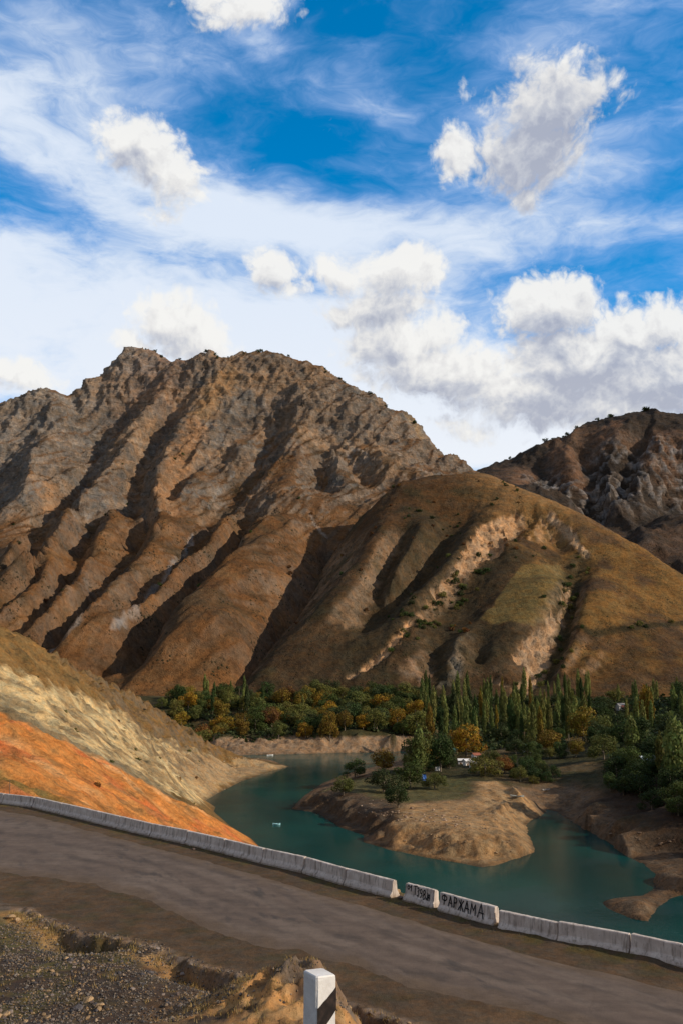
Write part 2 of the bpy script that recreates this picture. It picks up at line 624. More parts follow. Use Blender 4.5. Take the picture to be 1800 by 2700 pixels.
shore = [PZ(a, b, 0)[:2] for a, b in SH_LEFT + SH_TIPB + SH_FAR + SH_PEN + SH_RIGHT]
NEAR_SHORE = [(190, 190), (220, 140), (200, 95), (130, 90), (80, 108), (45, 132), (22, 152), (0, 180), (-12, 212)]
shore_poly = shore + NEAR_SHORE

# barrier base line (photograph pixels, on the road plane)
ROAD_Z = 35.0
BAR_PX = [(-260, 2078), (-170, 2092), (-82, 2105), (3, 2120), (83, 2130), (152, 2146), (224, 2164), (307, 2185), (393, 2206), (487, 2226), (584, 2250), (686, 2277), (795, 2302), (903, 2335), (1029, 2369),
          (1058, 2376), (1138, 2398), (1150, 2402), (1296, 2446), (1307, 2449), (1465, 2484), (1655, 2521), (1880, 2572), (2130, 2630)]
BAR = [PZ(a, b, ROAD_Z)[:2] for a, b in BAR_PX]
BAR_EXT = [(BAR[0][0] - 40, BAR[0][1] + 14)] + BAR + [(BAR[-1][0] + 25, BAR[-1][1] - 4)]


def bar_side(x, y):
    """signed distance to the barrier line, positive on the lake side"""
    d, _ = seg_dist(x, y, BAR_EXT)
    poly = BAR_EXT + [(BAR_EXT[-1][0] + 200, -300), (-400, -300), (-400, BAR_EXT[0][1] + 60)]
    return np.where(inside(x, y, poly), -d, d)


ctrl = []
def W(*p): ctrl.append(p)
for p in sample_line([(x, y, 0) for x, y in shore_poly + [shore_poly[0]]], 9):
    W(p[0], p[1], 0.0)
# lake bottom
for x, y in [(0, 240), (40, 190), (90, 170), (-20, 300), (-40, 400), (-20, 440), (0, 465), (130, 150), (75, 215), (-40, 470), (20, 215), (-10, 270), (60, 170), (110, 120), (70, 240)]:
    W(x, y, -9.0)
# left spur crest and flank
CREST = [(-330, 1560, 240), (-150, 1610, 258), (0, 1654, 280), (92, 1706, 305), (189, 1757, 332), (298, 1815, 368), (390, 1861, 398), (453, 1905, 412), (499, 1938, 420), (574, 1974, 428), (654, 1999, 430)]
crest_w = [P(*c) for c in CREST]
for p in sample_line(crest_w, 10): W(*p)
for x, y, z in crest_w:
    W(x - 50, y + 70, z - 45)
    W(x - 25, y + 22, z - 10)
for c in [(0, 2080, 98), (0, 1990, 130), (0, 1880, 180), (0, 1790, 232), (-250, 1900, 160), (-250, 2060, 90), (-250, 1750, 220), (150, 2120, 112), (150, 2000, 165), (150, 1880, 230),
          (300, 2150, 140), (300, 2060, 185), (300, 1960, 260), (420, 2180, 165), (420, 2100, 205), (420, 2010, 275), (420, 1940, 345), (520, 2200, 190), (520, 2140, 222), (480, 2080, 275), (620, 2030, 393), (660, 2022, 400), (700, 2016, 412), (590, 2044, 375), (730, 2018, 418), (650, 2010, 412), (560, 2030, 365), (500, 1990, 350), (620, 2225, 205)]:
    W(*P(*c))
# slope below the road
for (x, y) in sample_line([(a, b, 0) for a, b in BAR_EXT], 6)[:, :2]:
    W(x + .9, y + .9, 34.6)
for (x, y), z in zip([(-48, 85), (-38, 92), (-26, 100), (-14, 100), (0, 90), (12, 78), (24, 68), (40, 60)], [29, 26, 24, 20, 16, 16, 16, 16]):
    W(x, y, z)
for p in [(100, 60, 14), (160, 60, 20), (260, 90, 50), (-20, 150, 10), (-30, 150, 17)]: W(*p)
# peninsula
for c in [(1221, 2192, 225), (1130, 2165, 240), (1055, 2123, 271), (1330, 2134, 258), (1290, 2160, 240), (1200, 2060, 320), (1300, 2060, 315), (1380, 2090, 292), (1340, 2200, 226), (1060, 2170, 245), (950, 2120, 292), (880, 2108, 304), (940, 2150, 268),
          (950, 2062, 322), (1050, 2060, 322), (1000, 2030, 358), (1150, 2020, 366), (1200, 1990, 408), (1100, 1995, 405), (1400, 2020, 352), (1470, 2060, 322), (1500, 2000, 370), (1400, 1950, 478), (1250, 1960, 450), (1500, 1920, 545), (1350, 1900, 580)]:
    W(*P(*c))
# far bank
for px in (560, 640, 740, 840, 940, 1040, 1120):
    W(*P(px, 1946 - (px > 900) * 8, 500)); W(*P(px, 1905, 550)); W(*P(px, 1842, 625))
# right bank
for c in [(1560, 2120, 272), (1640, 2130, 268), (1700, 2150, 258), (1800, 2200, 228), (1700, 2230, 229), (1660, 2200, 238), (1760, 2300, 198), (1800, 2330, 190), (1900, 2300, 190), (1620, 2180, 246), (1540, 2150, 262), (1750, 2050, 288), (1640, 2010, 328), (1560, 2040, 325), (1800, 2000, 300), (1900, 2050, 262), (1800, 2100, 252),
          (1640, 1950, 430), (1750, 1940, 400), (1600, 1890, 560), (1750, 1870, 560), (1850, 1830, 560), (1600, 1850, 625), (1800, 1845, 625), (1400, 1848, 625), (1250, 1846, 625), (1665, 2385, 176.5), (1700, 2385, 176)]:
    W(*P(*c))
# off-frame hillside on the right that shades the far bank
for p in [(150, 215, 26), (190, 240, 62), (230, 280, 78), (300, 300, 95), (400, 330, 120), (220, 190, 50), (300, 180, 90), (190, 330, 26), (240, 420, 34), (320, 480, 55), (420, 460, 90), (280, 600, 34), (400, 640, 70)]: W(*p)
for p in [(-200, 60, 62), (-300, 60, 90), (-200, 200, 75), (-260, 300, 85), (-260, 420, 40), (-200, 500, 15), (-260, 640, 30), (-120, 560, 14), (-400, 500, 60)]: W(*p)
valley_rbf = RBF(ctrl, c=2.0)
SPUR = [(-400, 40), (-75, 60), (-45, 80), (-22, 105), (-14, 205)] + [PZ(a, b, 0)[:2] for a, b in SH_LEFT] + [(-80, 450), (-120, 470), (-400, 420)]


def valley_fn(x, y):
    z = valley_rbf(x, y)
    p = pts3(x, y)
    sh = x.shape
    out = signed(x, y, shore_poly)          # positive in water
    land = sstep(0.0, 9.0, -out)
    bs = bar_side(x, y)
    spur = sstep(-5, 12, signed(x, y, SPUR)) * sstep(0, 30, bs)
    n = fbm(p / 30, 5).reshape(sh)
    r = ridged(p / 17 + 5, 5).reshape(sh)
    r2 = ridged(p / 6.5 + 3, 4).reshape(sh)
    z = z + sstep(1.0, 22.0, -out) * sstep(0, 12, bs) * (n * 1.0 + (r2 - .45) * .5)
    # rills running down the spur flank, crags along its crest
    u = (x * .82 - y * .57); v = (x * .57 + y * .82)
    rl = ridged(pts3(u / 40, v / 13), 5).reshape(sh)
    up = sstep(16, 34, z) * spur
    east = sstep(250, 330, y)
    z = z + spur * land * ((rl - .5) * .8 + (r - .5) * (1.0 + 1.6 * sstep(26, 38, z) * (1 - sstep(46, 54, z)) + 2.8 * east * sstep(6, 14, z)) + (r2 - .5) * (.6 + .8 * sstep(28, 38, z) + 1.0 * east * sstep(5, 12, z)))
    crag = sstep(.5, .75, fbm(p / 55 + 9, 3).reshape(sh) + .5)
    cd, cp = seg_dist(x, y, [(a, b) for a, b, c in crest_w])
    cz = np.exp(-((cd - 6) / 17) ** 2) * sstep(.45, .62, cp) * (1 - sstep(.86, .96, cp))
    z = z + cz * land * (ridged(pts3(x / 7, y / 12), 4).reshape(sh) - .3) * 4.2
    # the peninsula front: gullied cut bank
    pf = signed(x, y, PEN_W)
    bank = np.exp(-((out + 8) / 7) ** 2) * sstep(-2, 5, pf)
    z = z + bank * (ridged(pts3(x / 9, y / 20), 4).reshape(sh) - .5) * 3.0
    # flat topped, with a steep broken front
    dsh = np.clip(-out, 0, None) + (ridged(pts3(x / 8, y / 8, 4), 4).reshape(sh) - .5) * 5.0 * sstep(.5, 5, -out)
    prof = 5.5 * (1 - np.exp(-(np.clip(dsh, 0, None) / 6.0) ** 1.7)) + n * .25 + (r2 - .45) * .35
    wp = sstep(335, 300, y) * sstep(46, 36, x) * sstep(-1, 2, pf)
    z = z * (1 - wp) + prof * wp
    # drawdown terraces on right bank
    tb = sstep(0, 25, signed(x, y, RB_W))
    z = z + tb * land * .28 * np.sin(z * 5.0) * sstep(12, 6, z)
    far = sstep(478, 484, y) * (1 - sstep(500, 512, y))
    z = z + far * land * (ridged(pts3(x / 11, y / 11 + z / 8), 4).reshape(sh) - .5) * 3.0
    z = z + .10 * np.sin(z * 8.5) * sstep(.3, .8, z) * (1 - sstep(3.4, 4.6, z)) * land
    # the land stays above the water and the bed below it
    z = np.where(out < 0, np.maximum(z, np.minimum(-out * .16, 1.3)), np.minimum(z, -.2 * np.minimum(out, 8)))
    # the near part, which the road bench covers
    z = np.where(bs < 1.2, np.minimum(z, 33.6), z)
    return z


PEN_W = [PZ(a, b, 0)[:2] for a, b in SH_PEN[5:]]
RB_W = [PZ(a, b, 0)[:2] for a, b in SH_RIGHT[:-1]] + [(230, 180), (230, 340), (120, 330)]
vx = axis((-420, -160, 8), (-160, -70, 1.3), (-70, 100, .72), (100, 150, 1.0), (150, 240, 2.2), (240, 520, 8))
vy = axis((20, 30, 3), (30, 80, .8), (80, 160, 1.1), (160, 300, .62), (300, 440, .9), (440, 520, .9), (520, 650, 1.8), (650, 760, 5))
valley = Field(vx, vy, valley_fn)


def lines_rbf(field, lines, step=14, c=4, bounds=()):
    pts = []
    wl = []
    for off, ln in lines:
        w = [field.hit(px, py, off * .25) for px, py in ln]
        s = sample_line([(a, b, 0) for a, b, _ in w], step)
        n = len(s)
        for k, q in enumerate(s):
            tp = min(1.0, (k + 1) / 3.0, (n - k) / 3.0)
            pts.append((q[0], q[1], off * tp))
        wl.append(w)
    for b in bounds:
        pts.append((*b[:2], 0.0))
    return RBF(pts, c=c), wl


def c1(*p): return [(a / 1.742, 880 + b / 1.742) for a, b in p]
def c2(*p): return [(900 + a / 1.742, 880 + b / 1.742) for a, b in p]
def c3(*p): return [(a / 1.742, 1350 + b / 1.742) for a, b in p]
def c4(*p): return [(900 + a / 1.742, 1350 + b / 1.742) for a, b in p]
def c5(*p): return [(a / 1.742, 1750 + b / 1.742) for a, b in p]
def c6(*p): return [(900 + a / 1.742, 1750 + b / 1.742) for a, b in p]


def field_normals(X, Y, Z):
    def d(A, ax):
        return np.gradient(A, axis=ax)
    tx = np.stack([d(X, 1), d(Y, 1), d(Z, 1)], -1)
    ty = np.stack([d(X, 0), d(Y, 0), d(Z, 0)], -1)
    n = np.cross(tx, ty)
    return n / np.linalg.norm(n, axis=-1, keepdims=True)


# ------------------------------------------------------------------ main mountain
SKYLINE = [(-560, 1230, 1300), (-350, 1150, 1320), (-150, 1100, 1340), (0, 1067, 1350), (34, 1046, 1350), (75, 1023, 1352), (115, 1019, 1355), (155, 1026, 1365), (192, 1034, 1400), (230, 998, 1420), (258, 995, 1430), (287, 966, 1450), (321, 920, 1470),
           (373, 917, 1480), (425, 937, 1480), (465, 966, 1475), (488, 952, 1460), (528, 932, 1450), (551, 925, 1445), (580, 943, 1455), (631, 929, 1470), (700, 926, 1480), (752, 933, 1475), (792, 949, 1470), (861, 969, 1460),
           (900, 1006, 1450), (923, 1023, 1445), (986, 1046, 1430), (1032, 1078, 1415), (1089, 1104, 1400), (1112, 1127, 1392), (1118, 1161, 1380), (1164, 1190, 1360), (1216, 1219, 1345), (1244, 1239, 1335), (1330, 1310, 1300), (1500, 1430, 1230), (1800, 1600, 1150)]
mc = []
sky_w = [P(*s) for s in SKYLINE]
for p in sample_line(sky_w, 22): mc.append(tuple(p))
for x, y, z in sky_w[::2]:
    mc.append((x, y + 60, z - 35)); mc.append((x, y + 220, z - 190)); mc.append((x, y + 500, z - 380))
for px in (-500, -300, -100, 60, 200, 350, 500, 650, 800, 950):
    for py, Y in ((1080 + 50 * (px < 150), 1365 if px >= 150 else 1320), (1250, 1200), (1350, 1075), (1450, 965), (1550, 868), (1650, 785), (1740, 715), (1830, 650)):
        if py < 1100 and (px > 860): continue
        Yp = Y + (-30 if px < 100 else 0)
        mc.append(P(px, py, Yp))
for px, py, Y in ((1030, 1180, 1300), (1100, 1240, 1240), (1180, 1260, 1270), (1050, 1300, 1130), (1100, 1400, 1000), (1200, 1400, 1000), (1100, 1700, 740), (1300, 1700, 730), (1300, 1500, 870), (1600, 1650, 800)):
    mc.append(P(px, py, Y))
for x in range(-700, 700, 100): mc.append((x, 580, 8)); 
m_rbf = RBF(mc, c=6)
mx = axis((-900, -560, 12), (-560, 160, 2.1), (160, 300, 3.2), (300, 900, 14))
my = axis((585, 760, 2.6), (760, 1150, 2.2), (1150, 1500, 1.9), (1500, 1620, 5), (1620, 2100, 30))
M0 = Field(mx[::4], my[::4], lambda x, y: m_rbf(x, y))

M_LINES = [
    # (offset, pixels): negative = gully floor, positive = rib crest
    (-26, c1((700, 270), (600, 360), (500, 450), (420, 580), (390, 690), (300, 790), (240, 860))),
    (20, c1((800, 190), (730, 330), (665, 430), (610, 520), (550, 600), (495, 650), (425, 730), (340, 820))),
    (-18, c1((830, 310), (770, 370), (715, 480), (640, 610), (660, 720), (675, 800))),
    (20, c1((960, 200), (895, 310), (860, 400), (805, 450), (785, 540), (765, 600), (725, 700), (715, 800))),
    (-20, c1((1320, 330), (1290, 440), (1220, 540), (1130, 640), (1060, 720), (1000, 790), (940, 890))),
    (20, c1((1370, 250), (1375, 340), (1395, 430), (1345, 500), (1355, 590), (1315, 680), (1255, 800), (1200, 880))),
    (-14, c1((1060, 520), (1075, 570), (1085, 600))),
    (12, c1((1100, 500), (1105, 560))),
    (-13, c1((1500, 560), (1490, 640), (1520, 720))),
    (14, c1((1530, 540), (1545, 640), (1555, 720))),
    (-12, c1((140, 470), (100, 570), (90, 680), (40, 780))),
    (12, c1((180, 480), (160, 560), (120, 640), (100, 740))),
    (-10, c1((330, 590), (260, 640), (190, 690))),
    (9, c1((350, 620), (280, 660), (210, 700))),
    (-12, c1((210, 290), (190, 400), (150, 460))),
    (10, c1((240, 300), (220, 400))),
    (-12, c1((870, 620), (830, 680), (800, 740), (660, 860))),
    (10, c1((900, 630), (870, 700), (830, 760), (760, 840))),
    (-14, c3((385, 210), (330, 320), (230, 430), (130, 540), (75, 570))),
    (12, c3((415, 215), (360, 330), (260, 440), (160, 560), (100, 600))),
    (-14, c3((670, 110), (580, 230), (500, 320), (410, 440), (300, 560), (225, 655))),
    (13, c3((710, 120), (640, 240), (540, 350), (440, 450), (340, 560), (270, 660))),
    (-18, c3((1010, 20), (900, 190), (820, 260), (730, 360), (620, 450), (520, 530))),
    (16, c3((1060, 30), (960, 180), (880, 240), (780, 350), (700, 420), (580, 520), (440, 640))),
    (-19, c3((1190, 30), (1110, 130), (1030, 220), (950, 310), (880, 400), (780, 490), (690, 600), (540, 760))),
    (20, c3((1240, 40), (1170, 150), (1090, 240), (1010, 310), (900, 430), (790, 540), (760, 610), (760, 700), (860, 760))),
    (-22, c3((1568, 120), (1450, 250), (1400, 330), (1330, 450), (1285, 500), (1262, 580), (1240, 660), (1140, 790))),
    (14, c3((1380, 40), (1330, 150), (1260, 300), (1180, 420), (1130, 560), (1090, 700))),
    (-8, c3((1410, 160), (1390, 260), (1300, 420), (1240, 540))),
    (12, c2((0, 300), (60, 380), (140, 470))),
    (-12, c2((10, 560), (80, 620), (110, 700))),
    (12, c2((90, 520), (180, 620), (250, 680))),
    (-11, c2((-90, 440), (-30, 540), (-40, 640))),
    (-13, c3((60, 120), (0, 200), (-80, 320))),
    (12, c3((130, 120), (40, 230), (-40, 350))),
    (-20, [(385, 1325), (390, 1370), (384, 1413), (350, 1455)]), (17, [(408, 1325), (413, 1372), (407, 1419), (380, 1470)]),
    (-17, [(142, 1365), (100, 1420), (50, 1480), (0, 1540)]), (16, [(190, 1345), (150, 1410), (100, 1475), (40, 1540)]),
    (-15, [(260, 1350), (238, 1400), (222, 1465)]), (15, [(300, 1340), (275, 1400), (240, 1470)]),
    (-17, [(545, 1385), (500, 1440), (470, 1490)]), (15, [(690, 1370), (655, 1430), (615, 1480)]),
    (-10, c3((250, 110), (190, 210), (120, 330), (20, 430))),
    (9, c3((300, 130), (240, 220), (180, 330), (60, 450))),
]
edge = [(x, 600) for x in range(-900, 700, 60)] + [(x, y) for x, y, z in sky_w[::1]] + [(x, y + 150) for x, y, z in sky_w[::2]] + [(-800, y) for y in range(600, 1500, 100)] + [(450, y) for y in range(600, 1500, 100)]
m_off, M_WL = lines_rbf(M0, M_LINES, step=12, c=2.5, bounds=edge)


def mountain_fn(x, y):
    z = m_rbf(x, y) + m_off(x, y) * 1.0
    sh = x.shape
    # wandering ribs running towards the lower left
    w = fbm(pts3(x / 220, y / 220), 3).reshape(sh) * 55
    u = x * .90 - y * .43 + w; v = x * .43 + y * .90
    amp = sstep(600, 700, y) * (1 - sstep(1330, 1480, y) * .5)
    r = ridged(pts3(u / 52, v / 400, 3.1), 5, .55).reshape(sh)
    r2 = ridged(pts3(u / 19, v / 120, 8.1), 5, .6).reshape(sh)
    up = sstep(150, 330, z)
    z = z + amp * ((r - .42) * (8.5 + 2.5 * up) + (r2 - .4) * (4.6 + 3.0 * up))
    return z


mount = Field(mx, my, mountain_fn)
X, Y = mount.gx.copy(), mount.gy.copy()
Z = mount.z.copy()
N = field_normals(X, Y, Z)
slope = N[..., 2]
p = pts3(X, Y, Z)
sh = X.shape
n_a = fbm(p / 130, 5).reshape(sh)
elev = sstep(90, 430, Z + 260 * n_a)
rockm = np.clip(sstep(.80, .62, slope) * (.35 + .65 * elev) + .55 * sstep(.0, .25, fbm(p / 45 + 7, 4).reshape(sh)) * elev + .25 * elev, 0, 1)
# rock relief pushed out along the normal: beds tilted down to the right, plus upright buttresses
bed = Z + .22 * X + 18 * fbm(p / 120 + 2, 3).reshape(sh)
bn = fbm(pts3(bed / 9.0, X / 160, Y / 160), 4, .6).reshape(sh)
rk = ridged(p * np.array([1 / 26, 1 / 26, 1 / 60]), 5, .6).reshape(sh)
rk2 = ridged(p / 9.0 + 4, 4, .6).reshape(sh)
rk3 = ridged(p / 5.0 + 9, 3, .6).reshape(sh)
disp = (.16 + .84 * rockm) * ((rk3 - .42) * 2.0 + (rk - .42) * (5.0 + 4.0 * elev) + (rk2 - .42) * 3.6) + rockm * elev * bn * 2.6
fade = sstep(600, 640, Y)
X += N[..., 0] * disp * fade; Y += N[..., 1] * disp * fade; Z += N[..., 2] * disp * fade
N2 = field_normals(X, Y, Z)
rockm = np.clip(rockm * .75 * (.35 + .65 * elev) + .6 * sstep(.68, .45, N2[..., 2]) * (.25 + .75 * elev), 0, 1)


def lerp(a, b, t):
    return a * (1 - t[..., None]) + np.array(b) * t[..., None]


def line_mask(wl, w, X, Y, soft=1.0, n=None):
    d, pr = seg_dist(X, Y, wl)
    if n is not None: d = d + n
    return 1 - sstep(w * (1 - soft * .5), w * (1 + soft * .5), d)


def hits(field, pix, **k):
    return [field.hit(a, b, **k)[:2] for a, b in pix]


jit = fbm(p / 14 + 3, 4).reshape(sh)
tone = fbm(p / 60 + 11, 5).reshape(sh)
C = np.zeros(sh + (3,)) + np.array((.165, .080, .031))
C = lerp(C, (.225, .112, .043), sstep(-.05, .3, tone))
C = lerp(C, (.12, .075, .038), sstep(.0, .35, -tone) * .8)
rc = np.zeros(sh + (3,)) + np.array((.265, .205, .155))
rc = lerp(rc, (.35, .24, .155), sstep(.0, .25, fbm(p / 110 + 5, 4).reshape(sh)))
rc = lerp(rc, (.215, .185, .155), sstep(.0, .3, fbm(p / 70 + 15, 4).reshape(sh)))
C = C * (1 - rockm[..., None]) + rc * rockm[..., None]
# paler grey rock on the far left and on the small peak
pk = np.exp(-(((X - (-335)) / 70) ** 2 + ((Y - 1470) / 60) ** 2))
C = lerp(C, (.36, .31, .26), np.clip(pk * 1.3, 0, 1) * .8 * sstep(430, 520, Z))
lw = sstep(-330, -480, X) * sstep(.9, .6, slope)
C = lerp(C, (.29, .25, .21), lw * .7)
# orange stained wall left of the centre
for ln, w, col in ((c1((1060, 190), (980, 260), (930, 360)), 16, (.42, .25, .12)), (c1((900, 420), (860, 520), (830, 600), (770, 700), (750, 760)), 15, (.43, .24, .12)), (c1((240, 700), (220, 770)), 10, (.4, .24, .13)),
                   (c2((320, 380), (360, 470)), 10, (.42, .30, .18))):
    C = lerp(C, col, line_mask(hits(mount, ln), w, X, Y, 1.2, jit * 14) * .75)
# scree tongues
for ln, w, col in ((c3((885, 100), (850, 190), (780, 270), (720, 340), (680, 390), (620, 450), (560, 500), (520, 530)), 3.4, (.34, .30, .27)),
                   (c3((410, 440), (370, 490), (310, 560), (240, 630), (220, 660)), 2.8, (.31, .25, .20)),
                   (c3((1425, 0), (1440, 50), (1475, 95), (1500, 115)), 2.8, (.46, .37, .29)),
                   (c1((1080, 640), (1000, 720), (960, 800)), 2.6, (.33, .29, .25)), (c1((480, 760), (400, 840)), 2.4, (.33, .29, .25)),
                   (c2((0, 470), (50, 510), (110, 555)), 5, (.40, .32, .25)), (c2((190, 500), (300, 590), (400, 640), (460, 655)), 6.5, (.40, .30, .22)),
                   (c2((20, 540), (60, 590)), 4, (.42, .33, .26))):
    C = lerp(C, col, line_mask(hits(mount, ln), w * .62, X, Y, .8, jit * 4) * .7)
# reddish brown foot slopes on the left ridge
red = sstep(-420, -300, X) * (1 - sstep(-300, -210, X)) * sstep(1300, 1400, Y) * (1 - rockm * .5)
C = lerp(C, (.30, .15, .085), red * .6)
# scrub darkening patches (vegetation, a colour of its own)
scrub = np.clip(sstep(.10, .35, fbm(p / 38 + 21, 5).reshape(sh)), 0, 1) * (1 - rockm)
C = lerp(C, (.065, .050, .026), scrub * .55)
M_mount = terrain_material('mountain_rock_and_grass', 26.0, .55, 5.5, strata=True, speck=.85)
me = grid_mesh('mountain', X, Y, Z, C, np.stack([rockm * elev, scrub, 0 * scrub], -1))
obj('mountain', me, M_mount, kind='structure', label='rugged brown limestone mountain filling the left and centre')

# ------------------------------------------------------------------ hill with the landslide
H_CREST = [(1020, 1300, 985), (1055, 1272, 992), (1130, 1256, 1000), (1244, 1247, 1005), (1302, 1256, 1003), (1336, 1276, 995), (1405, 1305, 975), (1474, 1333, 955), (1549, 1368, 930), (1612, 1402, 908), (1704, 1453, 880), (1800, 1516, 850), (2000, 1640, 800), (2300, 1790, 740), (2700, 1850, 720)]
hc = []
h_w = [P(*s) for s in H_CREST]
for q in sample_line(h_w, 20): hc.append(tuple(q))
for x, y, z in h_w:
    hc.append((x + 12, y + 70, z - 30)); hc.append((x + 40, y + 220, z - 150))
LRIB = [(1020, 1300, 985), (985, 1370, 930), (945, 1450, 875), (905, 1520, 830), (830, 1597, 780), (795, 1640, 750), (742, 1717, 700), (695, 1770, 672), (660, 1815, 655)]
lr_w = [P(*s) for s in LRIB]
for q in sample_line(lr_w, 15):
    hc.append(tuple(q)); hc.append((q[0] - 34, q[1] + 8, q[2] - 30)); hc.append((q[0] - 110, q[1] + 30, q[2] - 130))
for c in [(1130, 1330, 935), (1244, 1340, 925), (1350, 1370, 912), (1450, 1400, 895), (1550, 1440, 870), (1700, 1530, 815), (1800, 1600, 780), (2000, 1700, 740),
          (1050, 1450, 850), (1150, 1450, 845), (1250, 1450, 835), (1350, 1450, 830), (1450, 1480, 820), (1600, 1520, 812), (980, 1550, 785), (1100, 1560, 770), (1250, 1560, 768), (1400, 1560, 766), (1500, 1580, 762), (1700, 1640, 735),
          (920, 1650, 722), (1050, 1660, 715), (1200, 1660, 712), (1350, 1660, 712), (1500, 1680, 708), (1700, 1720, 690), (850, 1740, 685), (1000, 1750, 674), (1150, 1760, 668), (1300, 1760, 668), (1500, 1770, 665), (1700, 1790, 655), (1900, 1790, 655),
          (750, 1830, 648), (900, 1835, 642), (1050, 1838, 640), (1200, 1838, 638), (1400, 1838, 635), (1600, 1838, 635), (1800, 1838, 632), (2100, 1830, 635)]:
    hc.append(P(*c))
for x in range(-120, 700, 60): hc.append((x, 590, 10))
h_rbf = RBF(hc, c=5)
hx = axis((-160, -60, 3), (-60, 340, 1.75), (340, 420, 3), (420, 760, 10))
hy = axis((600, 1020, 1.75), (1020, 1300, 8))
H0 = Field(hx[::4], hy[::4], lambda x, y: h_rbf(x, y))
H_LINES = [
    (-14, c4((-20, 560), (100, 460), (170, 350), (230, 200), (290, 110))),
    (10, c4((240, 330), (290, 240), (350, 130), (420, 40))),
    (-17, c4((40, 560), (150, 480), (280, 340), (400, 180), (500, 50), (560, -40))),
    (11, c4((-90, 520), (20, 420), (110, 300), (200, 120), (260, 20))),
    (10, c4((630, 50), (590, 110), (540, 190), (500, 270), (440, 350), (350, 450), (240, 550), (180, 620))),
    (-9, c4((880, 30), (780, 110), (680, 190), (610, 250), (540, 310), (450, 400), (370, 480))),
    (9, c4((640, 50), (790, -5), (900, 0), (980, 25), (1050, 90), (1110, 180))),
    (-10, c4((920, 60), (960, 110), (1000, 160), (1060, 220))),
    (3, c4((780, 60), (740, 150))), (-3, c4((850, 40), (800, 140))), (3, c4((900, 40), (870, 120))),
    (2, c4((830, 245), (760, 330), (700, 420), (640, 490))),
    (-14, c4((1090, 220), (1062, 300), (1050, 390), (1020, 480), (1010, 580), (970, 690), (900, 810))),
    (4, c4((1030, 330), (1005, 420), (970, 490), (890, 560), (800, 640))),
    (3, c4((1180, 260), (1120, 360), (1090, 480), (1060, 620), (1010, 720))),
    (12, c4((580, 560), (530, 640), (500, 720))), (-10, c4((640, 580), (620, 680), (640, 760))), (9, c4((690, 600), (700, 700))),
    (-7, c4((480, 580), (400, 680), (330, 770))), (6, c4((380, 640), (300, 720), (240, 780))),
    (-5, c4((1380, 720), (1420, 760), (1500, 780))), (5, c4((1300, 740), (1380, 770))),
    (-4, c4((1120, 640), (1060, 700), (1010, 770))), (-4, c4((1230, 630), (1160, 700), (1090, 770))), (3, c4((1180, 640), (1110, 720), (1060, 780))),
]
hedge = [(x, 605) for x in range(-160, 700, 30)] + [(a, b) for a, b, c in h_w] + [(a, b) for a, b, c in lr_w] + hits(H0, [(1300, 1520), (1350, 1480), (1400, 1520), (1500, 1420), (1600, 1500), (1650, 1600), (1750, 1600), (1700, 1700), (1300, 1600), (1550, 1700)])
h_off, H_WL = lines_rbf(H0, H_LINES, step=10, c=2.0, bounds=hedge)
RAV = [(1090, 220), (1062, 300), (1050, 390), (1020, 480), (1010, 580), (970, 690), (900, 810)]


def hill_fn(x, y):
    z = h_rbf(x, y) + h_off(x, y) * .80
    sh = x.shape
    w = fbm(pts3(x / 90, y / 90, 4), 3).reshape(sh) * 30
    u = x * .92 - y * .38 + w; v = x * .38 + y * .92
    r = ridged(pts3(u / 34, v / 120, 5.1), 4, .5).reshape(sh)
    n = fbm(pts3(x / 22, y / 22, 2), 5).reshape(sh)
    left = 1 - sstep(60, 190, x)
    z = z + sstep(605, 660, y) * ((r - .42) * (.8 + 2.0 * left) + n * 1.1)
    return z


hill = Field(hx, hy, hill_fn)
X, Y, Z = hill.gx.copy(), hill.gy.copy(), hill.z.copy()
sh = X.shape
p = pts3(X, Y, Z)
jit = fbm(p / 9 + 3, 4).reshape(sh)
SCAR1 = c4((800, -5), (690, 35), (635, 60), (605, 110), (560, 185), (520, 262), (480, 318), (430, 375), (340, 475), (250, 555), (180, 635), (60, 735), (30, 760), (90, 735), (200, 665), (285, 575), (375, 485), (455, 395), (540, 318), (610, 262), (665, 215), (745, 170), (800, 120), (830, 30))
SCAR_MID = c4((760, 20), (830, 5), (900, 20), (960, 60), (980, 140), (900, 140), (820, 130), (740, 175), (700, 150))
SCAR2 = c4((1040, 345), (1010, 415), (990, 460), (930, 515), (880, 550), (830, 600), (780, 640), (800, 690), (855, 700), (845, 760), (800, 810), (700, 760), (690, 790), (860, 840), (905, 800), (945, 720), (965, 650), (990, 560), (1012, 500), (1035, 430), (1055, 370))
FIELD = c4((830, 243), (1000, 236), (1035, 300), (1015, 380), (990, 445), (920, 508), (880, 530), (690, 515), (635, 490), (700, 420), (760, 330))
def pm(field, pix, X, Y, n, soft):
    s = signed(X, Y, hits(field, pix)) + n
    return sstep(-soft, soft, s)
s1 = pm(hill, SCAR1, X, Y, jit * 6, 1.0); s2 = pm(hill, SCAR2, X, Y, jit * 8, 1.2); sm = pm(hill, SCAR_MID, X, Y, jit * 8, 2.5)
fl = pm(hill, FIELD, X, Y, jit * 2.5, 1.0)
se = line_mask(hits(hill, c4((955, 20), (1000, 62), (1050, 110), (1085, 160), (1120, 195))), 3.4, X, Y, .8, jit * 3)
N = field_normals(X, Y, Z)
scar = np.maximum(np.maximum(s1, s2), np.maximum(sm * .9, se))
rr = ridged(p * np.array([1 / 10., 1 / 10., 1 / 26.]), 4, .6).reshape(sh)
rr2 = ridged(p / 4.5, 4, .6).reshape(sh)
rkh = sstep(.80, .55, N[..., 2]) * (1 - sstep(150, 200, Z))
gz = pm(hill, c4((570, 550), (600, 590), (560, 690), (540, 780), (460, 800), (500, 690), (520, 600)), X, Y, jit * 8, 2)
